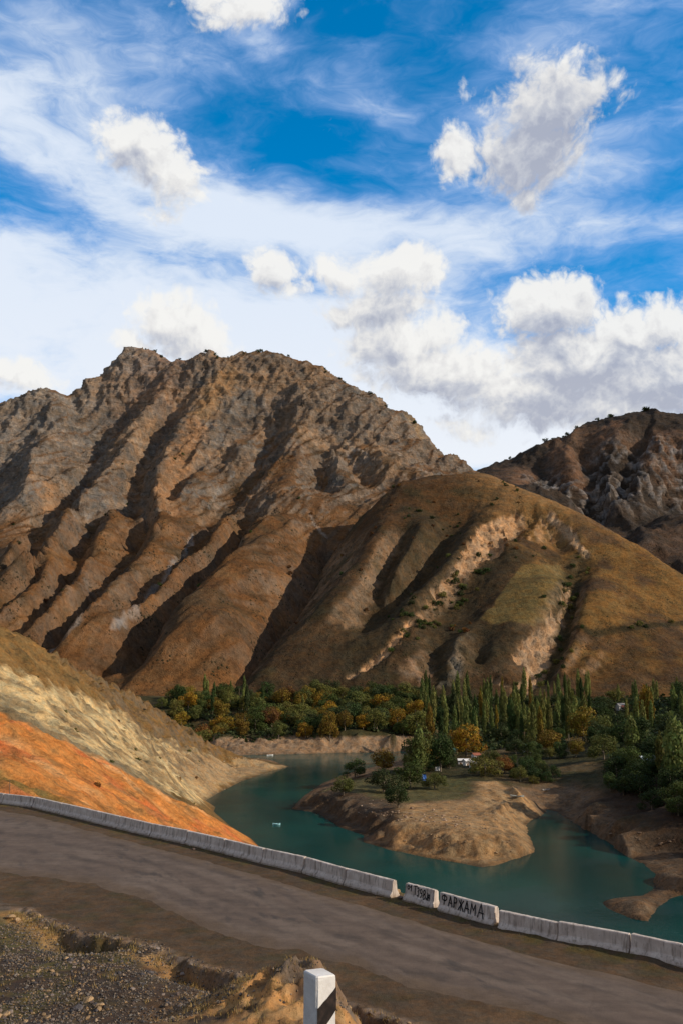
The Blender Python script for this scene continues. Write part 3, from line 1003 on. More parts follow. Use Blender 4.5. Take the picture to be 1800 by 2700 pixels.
gz2 = pm(hill, c4((440, 700), (400, 780), (360, 790), (330, 740), (300, 680), (400, 660)), X, Y, jit * 8, 2)
dsp = (rr - .42) * (.8 + 3.6 * scar + 2 * rkh + 5 * gz + 2 * gz2) + (rr2 - .42) * (.6 + 1.6 * scar + 1.2 * rkh) - 2.5 * np.clip(s1 + s2, 0, 1)
dsp *= (1 - fl * .95)
fade = sstep(602, 630, Y)
X += N[..., 0] * dsp * fade; Y += N[..., 1] * dsp * fade; Z += N[..., 2] * dsp * fade
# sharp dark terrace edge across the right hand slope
X0, Y0 = hill.gx, hill.gy
tone = fbm(p / 40 + 11, 5).reshape(sh)
C = np.zeros(sh + (3,)) + np.array((.108, .058, .025))
C = lerp(C, (.105, .062, .032), sstep(.0, .3, -tone))
gold = sstep(120, 200, X) * (1 - .6 * sstep(700, 660, Y))
C = lerp(C, (.225, .122, .038), gold * sstep(-.35, .15, tone))
C = lerp(C, (.30, .17, .07), sstep(850, 960, Y) * sstep(110, 180, X) * .8)
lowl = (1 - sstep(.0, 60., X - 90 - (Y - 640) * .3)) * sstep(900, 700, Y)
C = lerp(C, (.070, .046, .024), np.clip(lowl, 0, 1) * .75)  # shade on the lower left of the hill, painted into the colour
C = lerp(C, (.185, .128, .046), fl)
furrow = .5 + .5 * np.sin(X0 * 1.25 + .05 * Y0)
C = C * (1 - (fl * .12 * furrow)[..., None])
C = lerp(C, (.60, .36, .19), np.clip(s1, 0, 1) * .95)
C = lerp(C, (.42, .25, .13), sm * .75 * sstep(-.1, .2, fbm(pts3(X0 / 8, Y0 / 30), 4).reshape(sh)))
C = lerp(C, (.62, .40, .23), np.clip(s2 * .85 + se * 1.2, 0, 1) * .92)
C = lerp(C, (.34, .28, .21), np.clip(gz, 0, 1) * .9)
C = lerp(C, (.30, .19, .12), np.clip(gz2, 0, 1) * .8)
C = lerp(C, (.40, .27, .17), rkh * .5)
rav = line_mask(hits(hill, c4(*RAV)), 9, X0, Y0, 1.0, jit * 8)
C = lerp(C, (.045, .04, .02), rav * .75 * (1 - s2))
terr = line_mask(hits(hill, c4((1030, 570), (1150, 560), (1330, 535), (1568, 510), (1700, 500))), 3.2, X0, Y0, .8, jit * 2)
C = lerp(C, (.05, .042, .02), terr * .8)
scrub = sstep(.02, .3, fbm(p / 30 + 31, 5).reshape(sh)) * (1 - scar) * (1 - fl) * (1 - .8 * gold)
C = lerp(C, (.050, .045, .022), scrub * .6)
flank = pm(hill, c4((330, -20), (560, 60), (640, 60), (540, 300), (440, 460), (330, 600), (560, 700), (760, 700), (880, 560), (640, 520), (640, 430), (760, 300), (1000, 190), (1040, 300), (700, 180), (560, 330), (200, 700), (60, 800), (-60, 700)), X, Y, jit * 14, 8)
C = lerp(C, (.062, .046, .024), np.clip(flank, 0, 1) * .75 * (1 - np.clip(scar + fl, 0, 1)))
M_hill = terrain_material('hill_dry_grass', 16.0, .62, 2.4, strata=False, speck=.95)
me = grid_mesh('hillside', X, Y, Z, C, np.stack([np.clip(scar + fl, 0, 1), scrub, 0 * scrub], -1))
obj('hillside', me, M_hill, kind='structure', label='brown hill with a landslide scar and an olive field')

# ------------------------------------------------------------------ dark mountain far right
fc = []
FS = [(1000, 1330, 2000), (1150, 1290, 2050), (1279, 1245, 2100), (1302, 1230, 2110), (1359, 1207, 2130), (1405, 1184, 2150), (1451, 1173, 2160), (1503, 1144, 2180), (1549, 1118, 2200), (1618, 1098, 2200), (1675, 1087, 2200), (1732, 1087, 2200), (1800, 1092, 2180), (1950, 1060, 2150), (2200, 1080, 2100), (2500, 1150, 2100)]
f_w = [P(*s) for s in FS]
for q in sample_line(f_w, 40): fc.append(tuple(q))
for x, y, z in f_w: fc.append((x, y + 200, z - 120)); fc.append((x, y + 600, z - 300))
for px in (1200, 1400, 1600, 1800, 2000, 2300):
    for py, Y in ((1300, 1850), (1400, 1640), (1500, 1460), (1650, 1300)):
        fc.append(P(px, py, Y))
f_rbf = RBF(fc, c=8)
fx = axis((100, 300, 12), (300, 900, 4.2), (900, 1400, 16)); fy = axis((1250, 1500, 8), (1500, 2220, 4.6), (2220, 2700, 40))
F0 = Field(fx[::3], fy[::3], lambda x, y: f_rbf(x, y))
F_LINES = [
    (-38, c2((1080, 540), (1130, 640), (1200, 760), (1230, 880))), (30, c2((1000, 520), (1060, 620), (1090, 700))),
    (28, c2((1350, 370), (1310, 460), (1250, 570), (1240, 700), (1230, 800))), (-30, c2((1400, 470), (1350, 560), (1300, 680), (1260, 800))),
    (36, c2((1560, 420), (1450, 500), (1400, 600), (1350, 690), (1320, 800))), (-34, c2((1568, 640), (1500, 700), (1440, 800), (1400, 900))),
    (24, c2((800, 600), (850, 680), (960, 740), (1100, 820))), (-24, c2((900, 560), (940, 640), (1000, 700))),
    (30, c4((1480, 10), (1440, 120), (1420, 220))), (-24, c4((1330, 0), (1370, 100))),
]
f_off, _ = lines_rbf(F0, F_LINES, step=25, c=8, bounds=[(a, b) for a, b, c in f_w] + [(a, 1300) for a in range(100, 1400, 100)])


def far_fn(x, y):
    sh = x.shape
    w = fbm(pts3(x / 260, y / 260, 4), 3).reshape(sh) * 90
    u = x * .95 - y * .2 + w; v = x * .2 + y * .95
    return f_rbf(x, y) + f_off(x, y) * .62 + (ridged(pts3(u / 120, v / 300, 1.1), 5).reshape(sh) - .42) * 26 * (1 - .6 * sstep(2080, 2180, y))


farm = Field(fx, fy, far_fn)
X, Y, Z = farm.gx.copy(), farm.gy.copy(), farm.z.copy()
sh = X.shape; N = field_normals(X, Y, Z); p = pts3(X, Y, Z)
rock = sstep(.78, .6, N[..., 2]) * sstep(2080, 1980, Y)
rr = ridged(p * np.array([1 / 30., 1 / 30., 1 / 90.]), 5, .6).reshape(sh)
rz_ = np.clip(line_mask(hits(farm, c2((1270, 600), (1340, 660), (1420, 620), (1480, 560))), 60, farm.gx, farm.gy, 1.2) + line_mask(hits(farm, c2((1240, 760), (1320, 720))), 50, farm.gx, farm.gy, 1.2) + line_mask(hits(farm, c2((930, 700), (1060, 740), (1150, 790))), 45, farm.gx, farm.gy, 1.2), 0, 1)
rock = np.clip(rock * .15 + rz_, 0, 1)
rr9 = ridged(p / 14., 4, .6).reshape(sh)
d = (rr - .42) * (5 + 7 * rock) + (rr9 - .42) * (1.5 + 7 * rock)
X += N[..., 0] * d; Y += N[..., 1] * d; Z += N[..., 2] * d
C = np.zeros(sh + (3,)) + np.array((.062, .047, .036))
C = lerp(C, (.145, .090, .058), sstep(.05, .32, fbm(p / 170 + 3, 4).reshape(sh)) * .9)
for ln, w in ((c2((1010, 530), (1030, 600), (1070, 670)), 34), (c2((1260, 400), (1210, 470)), 22), (c2((1480, 480), (1440, 560)), 40), (c2((860, 640), (810, 690)), 20)):
    C = lerp(C, (.19, .110, .068), line_mask(hits(farm, ln), w, farm.gx, farm.gy, .8, fbm(p / 30, 3).reshape(sh) * 20) * .9)
C = lerp(C, (.27, .24, .22), rock * .85 * sstep(.25, .6, rr))
M_far = terrain_material('distant_scrub_slope', 45.0, .65, 8.0, strata=True, speck=.6)
me = grid_mesh('distant_mountain', X, Y, Z, C, np.stack([rock, 0 * rock, 0 * rock], -1))
obj('distant_mountain', me, M_far, kind='structure', label='dark scrubby mountain behind the hill on the right')

# ------------------------------------------------------------------ valley mesh colours
X, Y, Z = valley.gx.copy(), valley.gy.copy(), valley.z.copy()
sh = X.shape
p = pts3(X, Y, Z)
jit = fbm(p / 6 + 3, 5).reshape(sh)
tone = fbm(p / 22 + 11, 5).reshape(sh)
N = field_normals(X, Y, Z)
C = np.zeros(sh + (3,)) + np.array((.060, .055, .024))          # orchard floor
C = lerp(C, (.14, .10, .05), sstep(0, .3, tone))
out = signed(X, Y, shore_poly)
drawdown = 1 - sstep(4.2, 6.6, Z + jit * 1.6)
pen = sstep(-3, 3, signed(X, Y, PEN_W + [(20, 420), (-60, 330)]) + 0) * (Y < 420)
sand = (.36, .225, .120)
C = lerp(C, (.215, .140, .082), drawdown)
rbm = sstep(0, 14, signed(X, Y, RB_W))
C = lerp(C, (.068, .044, .028), rbm * (1 - sstep(9, 12, Z)))  # right bank darkened: its shade is put into the colour
terr = .5 + .5 * np.sin(Z * 5.0 + jit * 2)
C = C * (1 - (rbm * .25 * terr)[..., None])
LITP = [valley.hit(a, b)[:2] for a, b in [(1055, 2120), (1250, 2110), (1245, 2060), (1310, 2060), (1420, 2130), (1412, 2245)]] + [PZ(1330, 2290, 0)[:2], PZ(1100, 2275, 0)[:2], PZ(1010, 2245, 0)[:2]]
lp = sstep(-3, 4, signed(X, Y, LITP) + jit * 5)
C = lerp(C, (.42, .265, .130), lp)  # sunlit look of the peninsula painted into the colour
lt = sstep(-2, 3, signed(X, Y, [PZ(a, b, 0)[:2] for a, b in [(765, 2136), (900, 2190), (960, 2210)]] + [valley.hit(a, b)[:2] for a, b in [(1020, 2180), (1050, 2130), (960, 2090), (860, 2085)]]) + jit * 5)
C = lerp(C, (.125, .088, .058), lt * .95)  # left bank of the peninsula painted darker for its shade
gr = [valley.hit(a, b)[:2] for a, b in [(860, 2085), (900, 2060), (960, 2050), (1130, 2045), (1240, 2050), (1235, 2100), (1150, 2112), (1060, 2118), (960, 2095)]]
C = lerp(C, (.12, .115, .045), sstep(-2, 3, signed(X, Y, gr) + jit * 8) * .75)
fb = sstep(470, 480, Y) * (1 - sstep(7.0, 8.5, Z)) * (Y < 520)
C = lerp(C, (.36, .240, .145), fb)
# old waterlines
lines_ = .5 + .5 * np.sin(Z * 8.5 + jit * 1.2)
C = C * (1 - (.20 * lines_ * (1 - sstep(3.4, 4.6, Z)) * sstep(.2, .6, Z))[..., None])
C = lerp(C, (.11, .075, .048), sstep(.16, .3, fbm(p / 2.6 + 90, 4).reshape(sh)) * drawdown * .6)
# wet rim at the waterline
C = C * (1 - .45 * (np.exp(-((Z - .1) / .35) ** 2)))[..., None]
# the spur: grass on top, cream outcrop, grey green strip, orange soil
spur = sstep(-5, 3, signed(X, Y, SPUR)) * sstep(-2, 3, bar_side(X, Y))
S = np.zeros(sh + (3,)) + np.array((.25, .145, .052))
S = lerp(S, (.15, .10, .04), sstep(.0, .3, tone))
def vh(pix): return [valley.hit(a, b)[:2] for a, b in pix]
A_ = c5((-300, -80), (0, 12), (100, 40), (200, 90), (290, 125), (390, 150), (480, 190), (560, 230), (640, 300), (760, 340), (850, 370), (960, 420), (1130, 440))
B_ = c5((1310, 474), (1180, 512), (1100, 545), (1000, 595), (945, 630), (900, 640), (780, 600), (700, 555), (560, 490), (430, 410), (330, 360), (200, 300), (100, 255), (0, 185), (-300, 40))
cream = sstep(-2, 3, signed(X, Y, vh(A_) + vh(B_)) + jit * 9)
S = lerp(S, (.68, .50, .25), cream)
S = lerp(S, (.28, .20, .105), cream * sstep(-.08, .16, fbm(p * np.array([1 / 12., 1 / 7., 1 / 7.]) + 40, 5).reshape(sh)) * .85)
strip = vh(c5((0, 150), (0, 185), (100, 255), (200, 300), (330, 360), (430, 410), (560, 490), (700, 555)))
S = lerp(S, (.25, .205, .125), line_mask(strip, 7, X, Y, 1.3, jit * 8) * .7)
S = lerp(S, (.10, .075, .04), sstep(.22, .34, fbm(p / 3.2 + 77, 4).reshape(sh)) * .75)
tipz = sstep(0, 40, Y - 300) * sstep(17, 8, Z + jit * 5)
S = lerp(S, (.43, .29, .15), tipz * cream)
crg = sstep(.78, .6, N[..., 2]) * sstep(290, 330, Y)
S = lerp(S, (.17, .125, .08), np.clip(crg, 0, 1) * .75)
O_ = c5((-500, -40), (-300, 60), (0, 225), (150, 285), (300, 340), (450, 430), (600, 510), (750, 590), (880, 650), (960, 690), (1060, 750), (1150, 800), (1213, 848))
orange_poly = vh(O_) + [PZ(697, 2241, 0)[:2], (-10, 200), (-18, 110), (-30, 75), (-48, 66), (-140, 60)]
og = sstep(-1.2, 2.0, signed(X, Y, orange_poly) + jit * 4)
oc = np.zeros(sh + (3,)) + np.array((.66, .265, .070))
oc = lerp(oc, (.74, .38, .15), sstep(.02, .3, fbm(pts3((X * .82 - Y * .57) / 22, (X * .57 + Y * .82) / 13, 7), 5).reshape(sh)))
oc = lerp(oc, (.66, .20, .062), sstep(.05, .3, fbm(p / 15 + 50, 5).reshape(sh)))
oc = lerp(oc, (.28, .15, .055), sstep(.12, .3, fbm(p / 5 + 60, 5).reshape(sh)) * .7)
S = S * (1 - og[..., None]) + oc * og[..., None]
gpoly = vh(c5((-300, 380), (0, 495), (120, 540), (240, 600), (330, 645))) + [(-38, 74), (-60, 74), (-140, 60)]
gg = sstep(-1.5, 2, signed(X, Y, gpoly) + jit * 5)
S = lerp(S, (.20, .15, .045), gg * .85)
S = S * (1 - .35 * (np.exp(-((Z - .1) / .5) ** 2)))[..., None]
C = C * (1 - spur[..., None]) + S * spur[..., None]
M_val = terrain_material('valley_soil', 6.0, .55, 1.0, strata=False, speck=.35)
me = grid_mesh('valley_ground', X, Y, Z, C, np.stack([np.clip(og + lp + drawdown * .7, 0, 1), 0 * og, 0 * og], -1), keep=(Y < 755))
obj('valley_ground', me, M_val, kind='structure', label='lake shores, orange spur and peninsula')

# a wide sheet under everything, out to the horizon
m_g, g, bs = material('far_ground_soil')
g.link(g.mix(g.noise(g.n('ShaderNodeNewGeometry').outputs['Position'], .002, 6), (.12, .08, .04), (.20, .13, .07)), bs.inputs['Base Color'])
me = py_mesh('ground', [(-9000, -9000, -14), (9000, -9000, -14), (9000, 12000, -14), (-9000, 12000, -14)], [(0, 1, 2, 3)])
obj('ground', me, m_g, kind='structure')

# ------------------------------------------------------------------ lake
m_w, g, bs = material('lake_water', .08, .14)
bs.inputs['IOR'].default_value = 1.33
pos = g.n('ShaderNodeNewGeometry').outputs['Position']
g.link(g.mix(g.rng(g.noise(pos, .014, 5), .38, .62), (.002, .034, .034), (.003, .062, .056)), bs.inputs['Base Color'])
mp = g.n('ShaderNodeMapping'); mp.inputs['Scale'].default_value = (1, 2.2, 1); g.link(pos, mp.inputs['Vector'])
g.link(g.rng(g.noise(pos, .03, 5, .6), .42, .6, .05, .17), bs.inputs['Roughness'])
hh = g.math('ADD', g.noise(mp.outputs[0], .55, 4, .6), g.math('MULTIPLY', g.noise(mp.outputs[0], 2.2, 3, .6), .35))
bump(g, bs, hh, .16, .12)
me = py_mesh('lake_water', [(-160, 80, 0), (320, 80, 0), (320, 520, 0), (-160, 520, 0)], [(0, 1, 2, 3)])
obj('lake_water', me, m_w, kind='structure', label='dark teal lake water')

# ------------------------------------------------------------------ near bank, road shoulder
LIP_PX = [(-700, 2230), (-300, 2330), (0, 2392), (60, 2402), (120, 2432), (200, 2466), (290, 2478), (400, 2497), (440, 2522), (530, 2556), (640, 2584), (760, 2620), (880, 2645), (1000, 2682), (1100, 2712), (1400, 2800), (1900, 2920)]
LIP = [PZ(a, b, ROAD_Z)[:2] for a, b in LIP_PX]
bank_c = []
for q in sample_line([(a, b, 0) for a, b in LIP], 1.5):
    bank_c.append((q[0], q[1], 34.93)); bank_c.append((q[0], q[1] + 3, 34.97))
for c in [(-100, 2550, 32), (0, 2550, 31.5), (0, 2700, 26), (150, 2620, 29), (250, 2700, 25.8), (400, 2600, 29.6), (420, 2700, 26), (300, 2560, 31.5), (-300, 2700, 26),
          (800, 2537, 26.5), (745, 2545, 26.5), (700, 2562, 26.4), (620, 2592, 26.6), (565, 2628, 26.4), (520, 2680, 24.9), (420, 2690, 24.9), (850, 2560, 26.0), (640, 2680, 24.0), (760, 2690, 23.4), (860, 2690, 23.6), (720, 2630, 24.6)]:
    bank_c.append(P(*c))
for q in [(-1.0, 29.2, 35.0), (.2, 28.6, 34.9), (1.0, 27, 34.8), (1.0, 25, 35.0), (2.5, 28, 34.85), (4, 26, 34.9), (-2.2, 29.6, 34.85), (-3.2, 30.2, 34.8), (-.2, 22, 36.4), (3, 22, 36.2), (6, 24, 35.4), (8, 20, 36.6), (14, 22, 36.4),
          (-6, 22, 36.5), (-12, 22, 36.6), (-20, 22, 36.8), (0, 15, 39.0), (-10, 15, 39.2), (10, 15, 39.0), (0, 6.5, 41.9), (-10, 6.5, 42.0), (10, 6.5, 41.9), (0, 0, 43.4), (0, -10, 43.6), (20, 0, 43.4), (-20, 0, 43.4), (30, 10, 41), (-30, 12, 41), (-30, 30, 37), (-36, 42, 36)]:
    bank_c.append(q)
bank_rbf = RBF(bank_c, c=.5)
LIP_CLOSED = [(-200, 140)] + [(-60, 80)] + LIP + [(60, 22), (80, 140)]


def lip_side(x, y):
    """positive on the road side of the crumbled edge"""
    d, _ = seg_dist(x, y, LIP)
    poly = [(-120, 100)] + LIP + [(80, LIP[-1][1]), (80, 120)]
    return np.where(inside(x, y, poly), d, -d)


# hollows washed out just below the edge
HOLLOW = [(205, 2492, 1.5, .75), (165, 2478, .9, .5), (275, 2497, 1.1, .65), (470, 2562, 1.0, .8), (535, 2588, 1.1, 1.0), (600, 2606, .7, .6), (905, 2668, .8, .5), (985, 2700, .9, .6)]


def near_fn(x, y):
    sh = x.shape
    p = pts3(x, y)
    wob = fbm(p / 1.6, 4).reshape(sh) * .55 + fbm(p / .35, 3).reshape(sh) * .12
    ls = lip_side(x, y) + wob
    bs = bar_side(x, y)
    road = 35.0 + 0 * x
    sh_n = fbm(p / .8, 4).reshape(sh) * .03
    bz = bank_rbf(x, y) + fbm(p / 2.5, 4).reshape(sh) * .16 + (ridged(p / .5, 4).reshape(sh) - .4) * .05
    md = np.hypot((x + 1.2) / 2.2, (y - 25.6) / 2.6)
    bz = bz + np.exp(-md ** 2) * (ridged(p / .9 + 7, 4).reshape(sh) - .45) * .5
    for px, py, r, dp in HOLLOW:
        hx_, hy_, _ = PZ(px, py, 34.8)
        bz = bz - dp * .62 * np.exp(-(((x - hx_) / r) ** 2 + ((y - hy_ + .2) / (r * .62)) ** 2) * 1.2)
    lipz = .10 * np.exp(-((ls - .2) / .35) ** 2) * (ridged(p / .4 + 3, 3).reshape(sh))
    t = sstep(-.22, .06, ls)
    z = bz * (1 - t) + (road + sh_n * sstep(0, .6, ls) * 0 + lipz) * t
    calm = sstep(.5, 1.6, ls)
    z = z + calm * np.clip(sh_n, -.02, .02) * .3 * (1 - calm * .0)
    # earth ramp behind the barriers, falling to the slope
    z = z + np.where(bs > .2, -np.clip(bs - 1.2, 0, None) * 1.1, 0)
    # silt heaped against the foot of the right hand barriers
    ext = np.exp(-((bs + .05) / .42) ** 2) * sstep(1.0, 7.0, x) * .14 * (.5 + fbm(p / 1.2 + 9, 3).reshape(sh))
    return z + np.where(bs < .4, ext, 0)


nx_ = axis((-90, -40, 1.2), (-40, -13.5, .45), (-13.5, 1.6, .075), (1.6, 13, .13), (13, 40, 1.0))
ny_ = axis((-12, 18, 1.5), (18, 24, .3), (24, 42, .08), (42, 75, .3), (75, 92, .8))
near = Field(nx_, ny_, near_fn)
X, Y, Z = near.gx, near.gy, near.z
sh = X.shape
p = pts3(X, Y, Z)
bs = bar_side(X, Y); ls = lip_side(X, Y)
t1 = fbm(p / 1.3 + 3, 5).reshape(sh); t2 = fbm(p / .35 + 5, 4).reshape(sh); t3 = fbm(p / 4 + 8, 4).reshape(sh)
C = np.zeros(sh + (3,)) + np.array((.105, .070, .043))                       # brown silt shoulder
C = lerp(C, (.075, .060, .030), sstep(.0, .3, t1) * .6)
C = lerp(C, (.15, .095, .055), sstep(.0, .3, t3) * .6)
bk = 1 - sstep(-.15, .1, ls)
G = np.zeros(sh + (3,)) + np.array((.072, .050, .037))                       # dark gravel
G = lerp(G, (.115, .098, .035), np.clip(sstep(-.1, .2, t1 + .35 * sstep(30, 34, Y + .2 * X)), 0, 1) * sstep(-2.5, -7, X + (34 - Y) * .4) * .8)
G = lerp(G, (.045, .038, .034), sstep(.05, .3, t2) * .7)
gold = np.exp(-(((X + 1.6) / 2.6) ** 2 + ((Y - 25.8) / 3.2) ** 2) * 1.1) * 1.5
gold = np.clip(np.maximum(gold, np.exp(-((ls + .5) / .5) ** 2) * sstep(-.15, .2, t3 + .1)), 0, 1)
G = lerp(G, (.50, .28, .115), gold * sstep(-.35, .1, t1))
G = lerp(G, (.30, .17, .06), gold * sstep(.0, .25, t2) * .6)
md = np.hypot((X + .75) / 1.3, (Y - 26.1) / .95)
G = lerp(G, (.17, .13, .10), (1 - sstep(.75, 1.1, md)) * .8)                  # greyer cap of the mound
C = C * (1 - bk[..., None]) + G * bk[..., None]
rim = np.exp(-((ls - .1) / .28) ** 2)
C = lerp(C, (.30, .215, .155), rim * sstep(-.3, .1, t2) * .75)
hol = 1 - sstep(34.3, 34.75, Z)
C = lerp(C, (.06, .045, .035), hol * (Y > 20) * (bs < 0) * .7)  # shade inside the hollows painted in as darker ground
C = lerp(C, (.11, .085, .030), np.exp(-((bs + .35) / .5) ** 2) * sstep(-.1, .2, t1) * .8)
C = lerp(C, (.16, .12, .05), sstep(.4, 1.2, bs))
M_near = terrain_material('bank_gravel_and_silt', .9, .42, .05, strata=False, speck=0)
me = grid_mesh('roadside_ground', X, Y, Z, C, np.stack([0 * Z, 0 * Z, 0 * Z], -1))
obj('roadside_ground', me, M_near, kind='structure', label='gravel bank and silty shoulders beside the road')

# asphalt, a thin sheet over the shoulder
FAR_PX = [(-420, 2082), (-260, 2094), (-80, 2112), (0, 2128), (150, 2158), (307, 2203), (500, 2252), (700, 2306), (900, 2366), (1150, 2442), (1400, 2516), (1800, 2606), (2200, 2700)]
NEAR_PX = [(-900, 2190), (-300, 2262), (0, 2309), (92, 2320), (241, 2340), (402, 2392), (517, 2447), (689, 2504), (900, 2548), (1072, 2613), (1302, 2662), (1474, 2705), (2000, 2850), (2600, 3000)]
fe = sample_line([PZ(a, b, ROAD_Z) for a, b in FAR_PX], .3); ne = sample_line([PZ(a, b, ROAD_Z) for a, b in NEAR_PX], .3)
def resample(l, n):
    L = np.concatenate([[0], np.cumsum(np.linalg.norm(np.diff(l[:, :2], axis=0), axis=1))])
    q = np.linspace(0, L[-1], n)
    return np.stack([np.interp(q, L, l[:, k]) for k in range(2)], 1)
nu, nv = 520, 48
A, B = resample(fe, nu), resample(ne, nu)
jA = fbm(pts3(A[:, 0] / 2.0, A[:, 1] / 2.0), 4) * .45; jB = fbm(pts3(B[:, 0] / 2.0, B[:, 1] / 2.0, 5), 5) * 1.0
tv = np.linspace(0, 1, nv)[:, None]
D = (B - A) / np.linalg.norm(B - A, axis=1)[:, None]
A2 = A + D * jA[:, None]; B2 = B + D * jB[:, None]
RX = A2[None, :, 0] * (1 - tv) + B2[None, :, 0] * tv; RY = A2[None, :, 1] * (1 - tv) + B2[None, :, 1] * tv
edge_in = np.minimum(tv, 1 - tv) * 9
RZ = 34.986 + .045 * sstep(0, 1.3, edge_in) + fbm(pts3(RX / 1.7, RY / 1.7), 3).reshape(RX.shape) * .004
# direction along the road stored for the wear marks
U = np.linspace(0, 1, nu)[None, :] * 95 + 0 * tv; V = tv * 9 + 0 * U
q = pts3(U / 3.0, V / .95, 2)
Cr = np.zeros(RX.shape + (3,)) + np.array((.115, .083, .063))
Cr = lerp(Cr, (.140, .104, .080), sstep(-.05, .3, fbm(pts3(U / 8, V / 1.6, 1), 4).reshape(RX.shape)))
Cr = lerp(Cr, (.070, .053, .042), sstep(.04, .30, fbm(q, 5).reshape(RX.shape)) * .65)
Cr = lerp(Cr, (.055, .046, .040), sstep(.17, .32, fbm(pts3(U / 1.3, V / .8, 8), 4).reshape(RX.shape)) * sstep(-.1, .2, fbm(pts3(U / 9, V / 4, 8), 3).reshape(RX.shape)) * .75)
trk = sum(np.exp(-((V - v0 + .25 * np.sin(U / 7)) / .32) ** 2) for v0 in (1.9, 3.5, 5.3, 6.9))
Cr = Cr * (1 - (.16 * np.clip(trk, 0, 1))[..., None])
eb = np.clip(sstep(2.2, .2, edge_in + fbm(pts3(U / 2, V / .8, 4), 4).reshape(RX.shape) * 1.6), 0, 1)
Cr = lerp(Cr, (.105, .070, .043), eb * .95)
m_r, g, bsd = material('worn_asphalt', .88, .25)
at = g.n('ShaderNodeAttribute', attribute_name='albedo').outputs['Color']
pos = g.n('ShaderNodeNewGeometry').outputs['Position']
n1 = g.noise(pos, 1.4, 8, .65); n2 = g.noise(pos, 28.0, 4, .7)
# tracks of wheels drawn out along the driving direction
mp = g.n('ShaderNodeMapping'); mp.inputs['Rotation'].default_value = (0, 0, math.radians(47)); mp.inputs['Scale'].default_value = (.16, 2.4, 1)
g.link(pos, mp.inputs['Vector'])
n3 = g.noise(mp.outputs[0], 1.0, 7, .6)
v = g.math('ADD', g.math('ADD', g.math('MULTIPLY', n1, .45), g.math('MULTIPLY', n2, .48)), g.math('MULTIPLY', n3, .25))
g.link(g.vmath('SCALE', at, scale=g.math('MULTIPLY', g.rng(v, .40, .70, .66, 1.36, smooth=False), g.rng(g.n('ShaderNodeTexVoronoi', feature='DISTANCE_TO_EDGE', inp={'Vector': g.vmath('ADD', pos, g.vmath('SCALE', g.noise(pos, 2.0, 4, .6, color=True), scale=.7)), 'Scale': .4}).outputs['Distance'], .0, .012, .86, 1.0))), bsd.inputs['Base Color'])
bump(g, bsd, g.math('ADD', g.math('MULTIPLY', n1, .6), g.math('MULTIPLY', n2, .35)), .8, .03)
me = grid_mesh('road', RX, RY, RZ, Cr)
if me.polygons[0].normal.z < 0:
    me.flip_normals()
obj('road', me, m_r, kind='structure', label='worn grey asphalt road')

# ------------------------------------------------------------------ concrete barriers
m_c, g, bsd = material('weathered_concrete', .85, .25)
tcO = g.n('ShaderNodeTexCoord').outputs['Object']
oi = g.n('ShaderNodeObjectInfo')
rv = g.vmath('ADD', tcO, g.vmath('SCALE', oi.outputs['Location'], scale=.73))
a1 = g.noise(rv, 2.2, 8, .65); a2 = g.noise(rv, 22, 5, .6)
mp = g.n('ShaderNodeMapping'); mp.inputs['Scale'].default_value = (7, 7, .6); g.link(rv, mp.inputs['Vector'])
a3 = g.noise(mp.outputs[0], 1.0, 6, .7)
cc = g.mix(g.rng(a1, .35, .68), (.56, .47, .405), (.72, .63, .555))
cc = g.mix(g.rng(a3, .47, .68), cc, (.27, .22, .18))
sep = g.n('ShaderNodeSeparateXYZ', inp={0: tcO})
low = g.math('MULTIPLY', g.rng(sep.outputs[2], .0, .26, 1, 0), g.rng(a1, .3, .6))
cc = g.mix(g.math('MULTIPLY', low, .8), cc, (.25, .17, .11))
cc = g.mix(g.rng(a2, .64, .74), cc, (.22, .19, .16))
g.link(cc, bsd.inputs['Base Color'])
bump(g, bsd, g.math('ADD', a1, g.math('MULTIPLY', a2, .5)), .6, .02)
m_paint, g, bsd = material('black_spray_paint', .6, .3)
bsd.inputs['Base Color'].default_value = (.012, .011, .013, 1)

PROFILE = [(.30, 0), (.30, .09), (.285, .11), (.165, .28), (.145, .33), (.105, .70), (.085, .725), (.05, .735)]


def barrier_mesh(L, seed, chips=1.0):
    prof = PROFILE + [(-a, b) for a, b in reversed(PROFILE)]
    r = np.random.default_rng(seed)
    us = [0, .015, .05] + list(np.linspace(.05, L - .05, 12)[1:-1]) + [L - .05, L - .015, L]
    V, Fc = [], []
    for i, u in enumerate(us):
        end = i in (0, len(us) - 1)
        for a, b in prof:
            k = .93 if end else 1.0
            jig = r.normal(0, .004, 3) * chips
            if (i < 3 or i > len(us) - 4) and r.random() < .22: jig -= np.array([0, np.sign(a) * .02, .018 if b > .1 else 0]) * chips
            V.append((u - L / 2 + jig[0], a * k + jig[1], max(-.02, b * (1 if not end else .985) + (jig[2] if b > 0 else 0))))
    n = len(prof)
    for i in range(len(us) - 1):
        for j in range(n):
            a = i * n + j; b = i * n + (j + 1) % n
            Fc.append((a, b, b + n, a + n))
    c0 = len(V); V.append((-L / 2, 0, .3)); c1_ = len(V); V.append((L / 2, 0, .3))
    for j in range(n):
        Fc.append((j, c0, (j + 1) % n)); a = (len(us) - 1) * n
        Fc.append((a + (j + 1) % n, c1_, a + j))
    me = py_mesh('barrier_block', V, [f[::-1] for f in Fc])
    return me


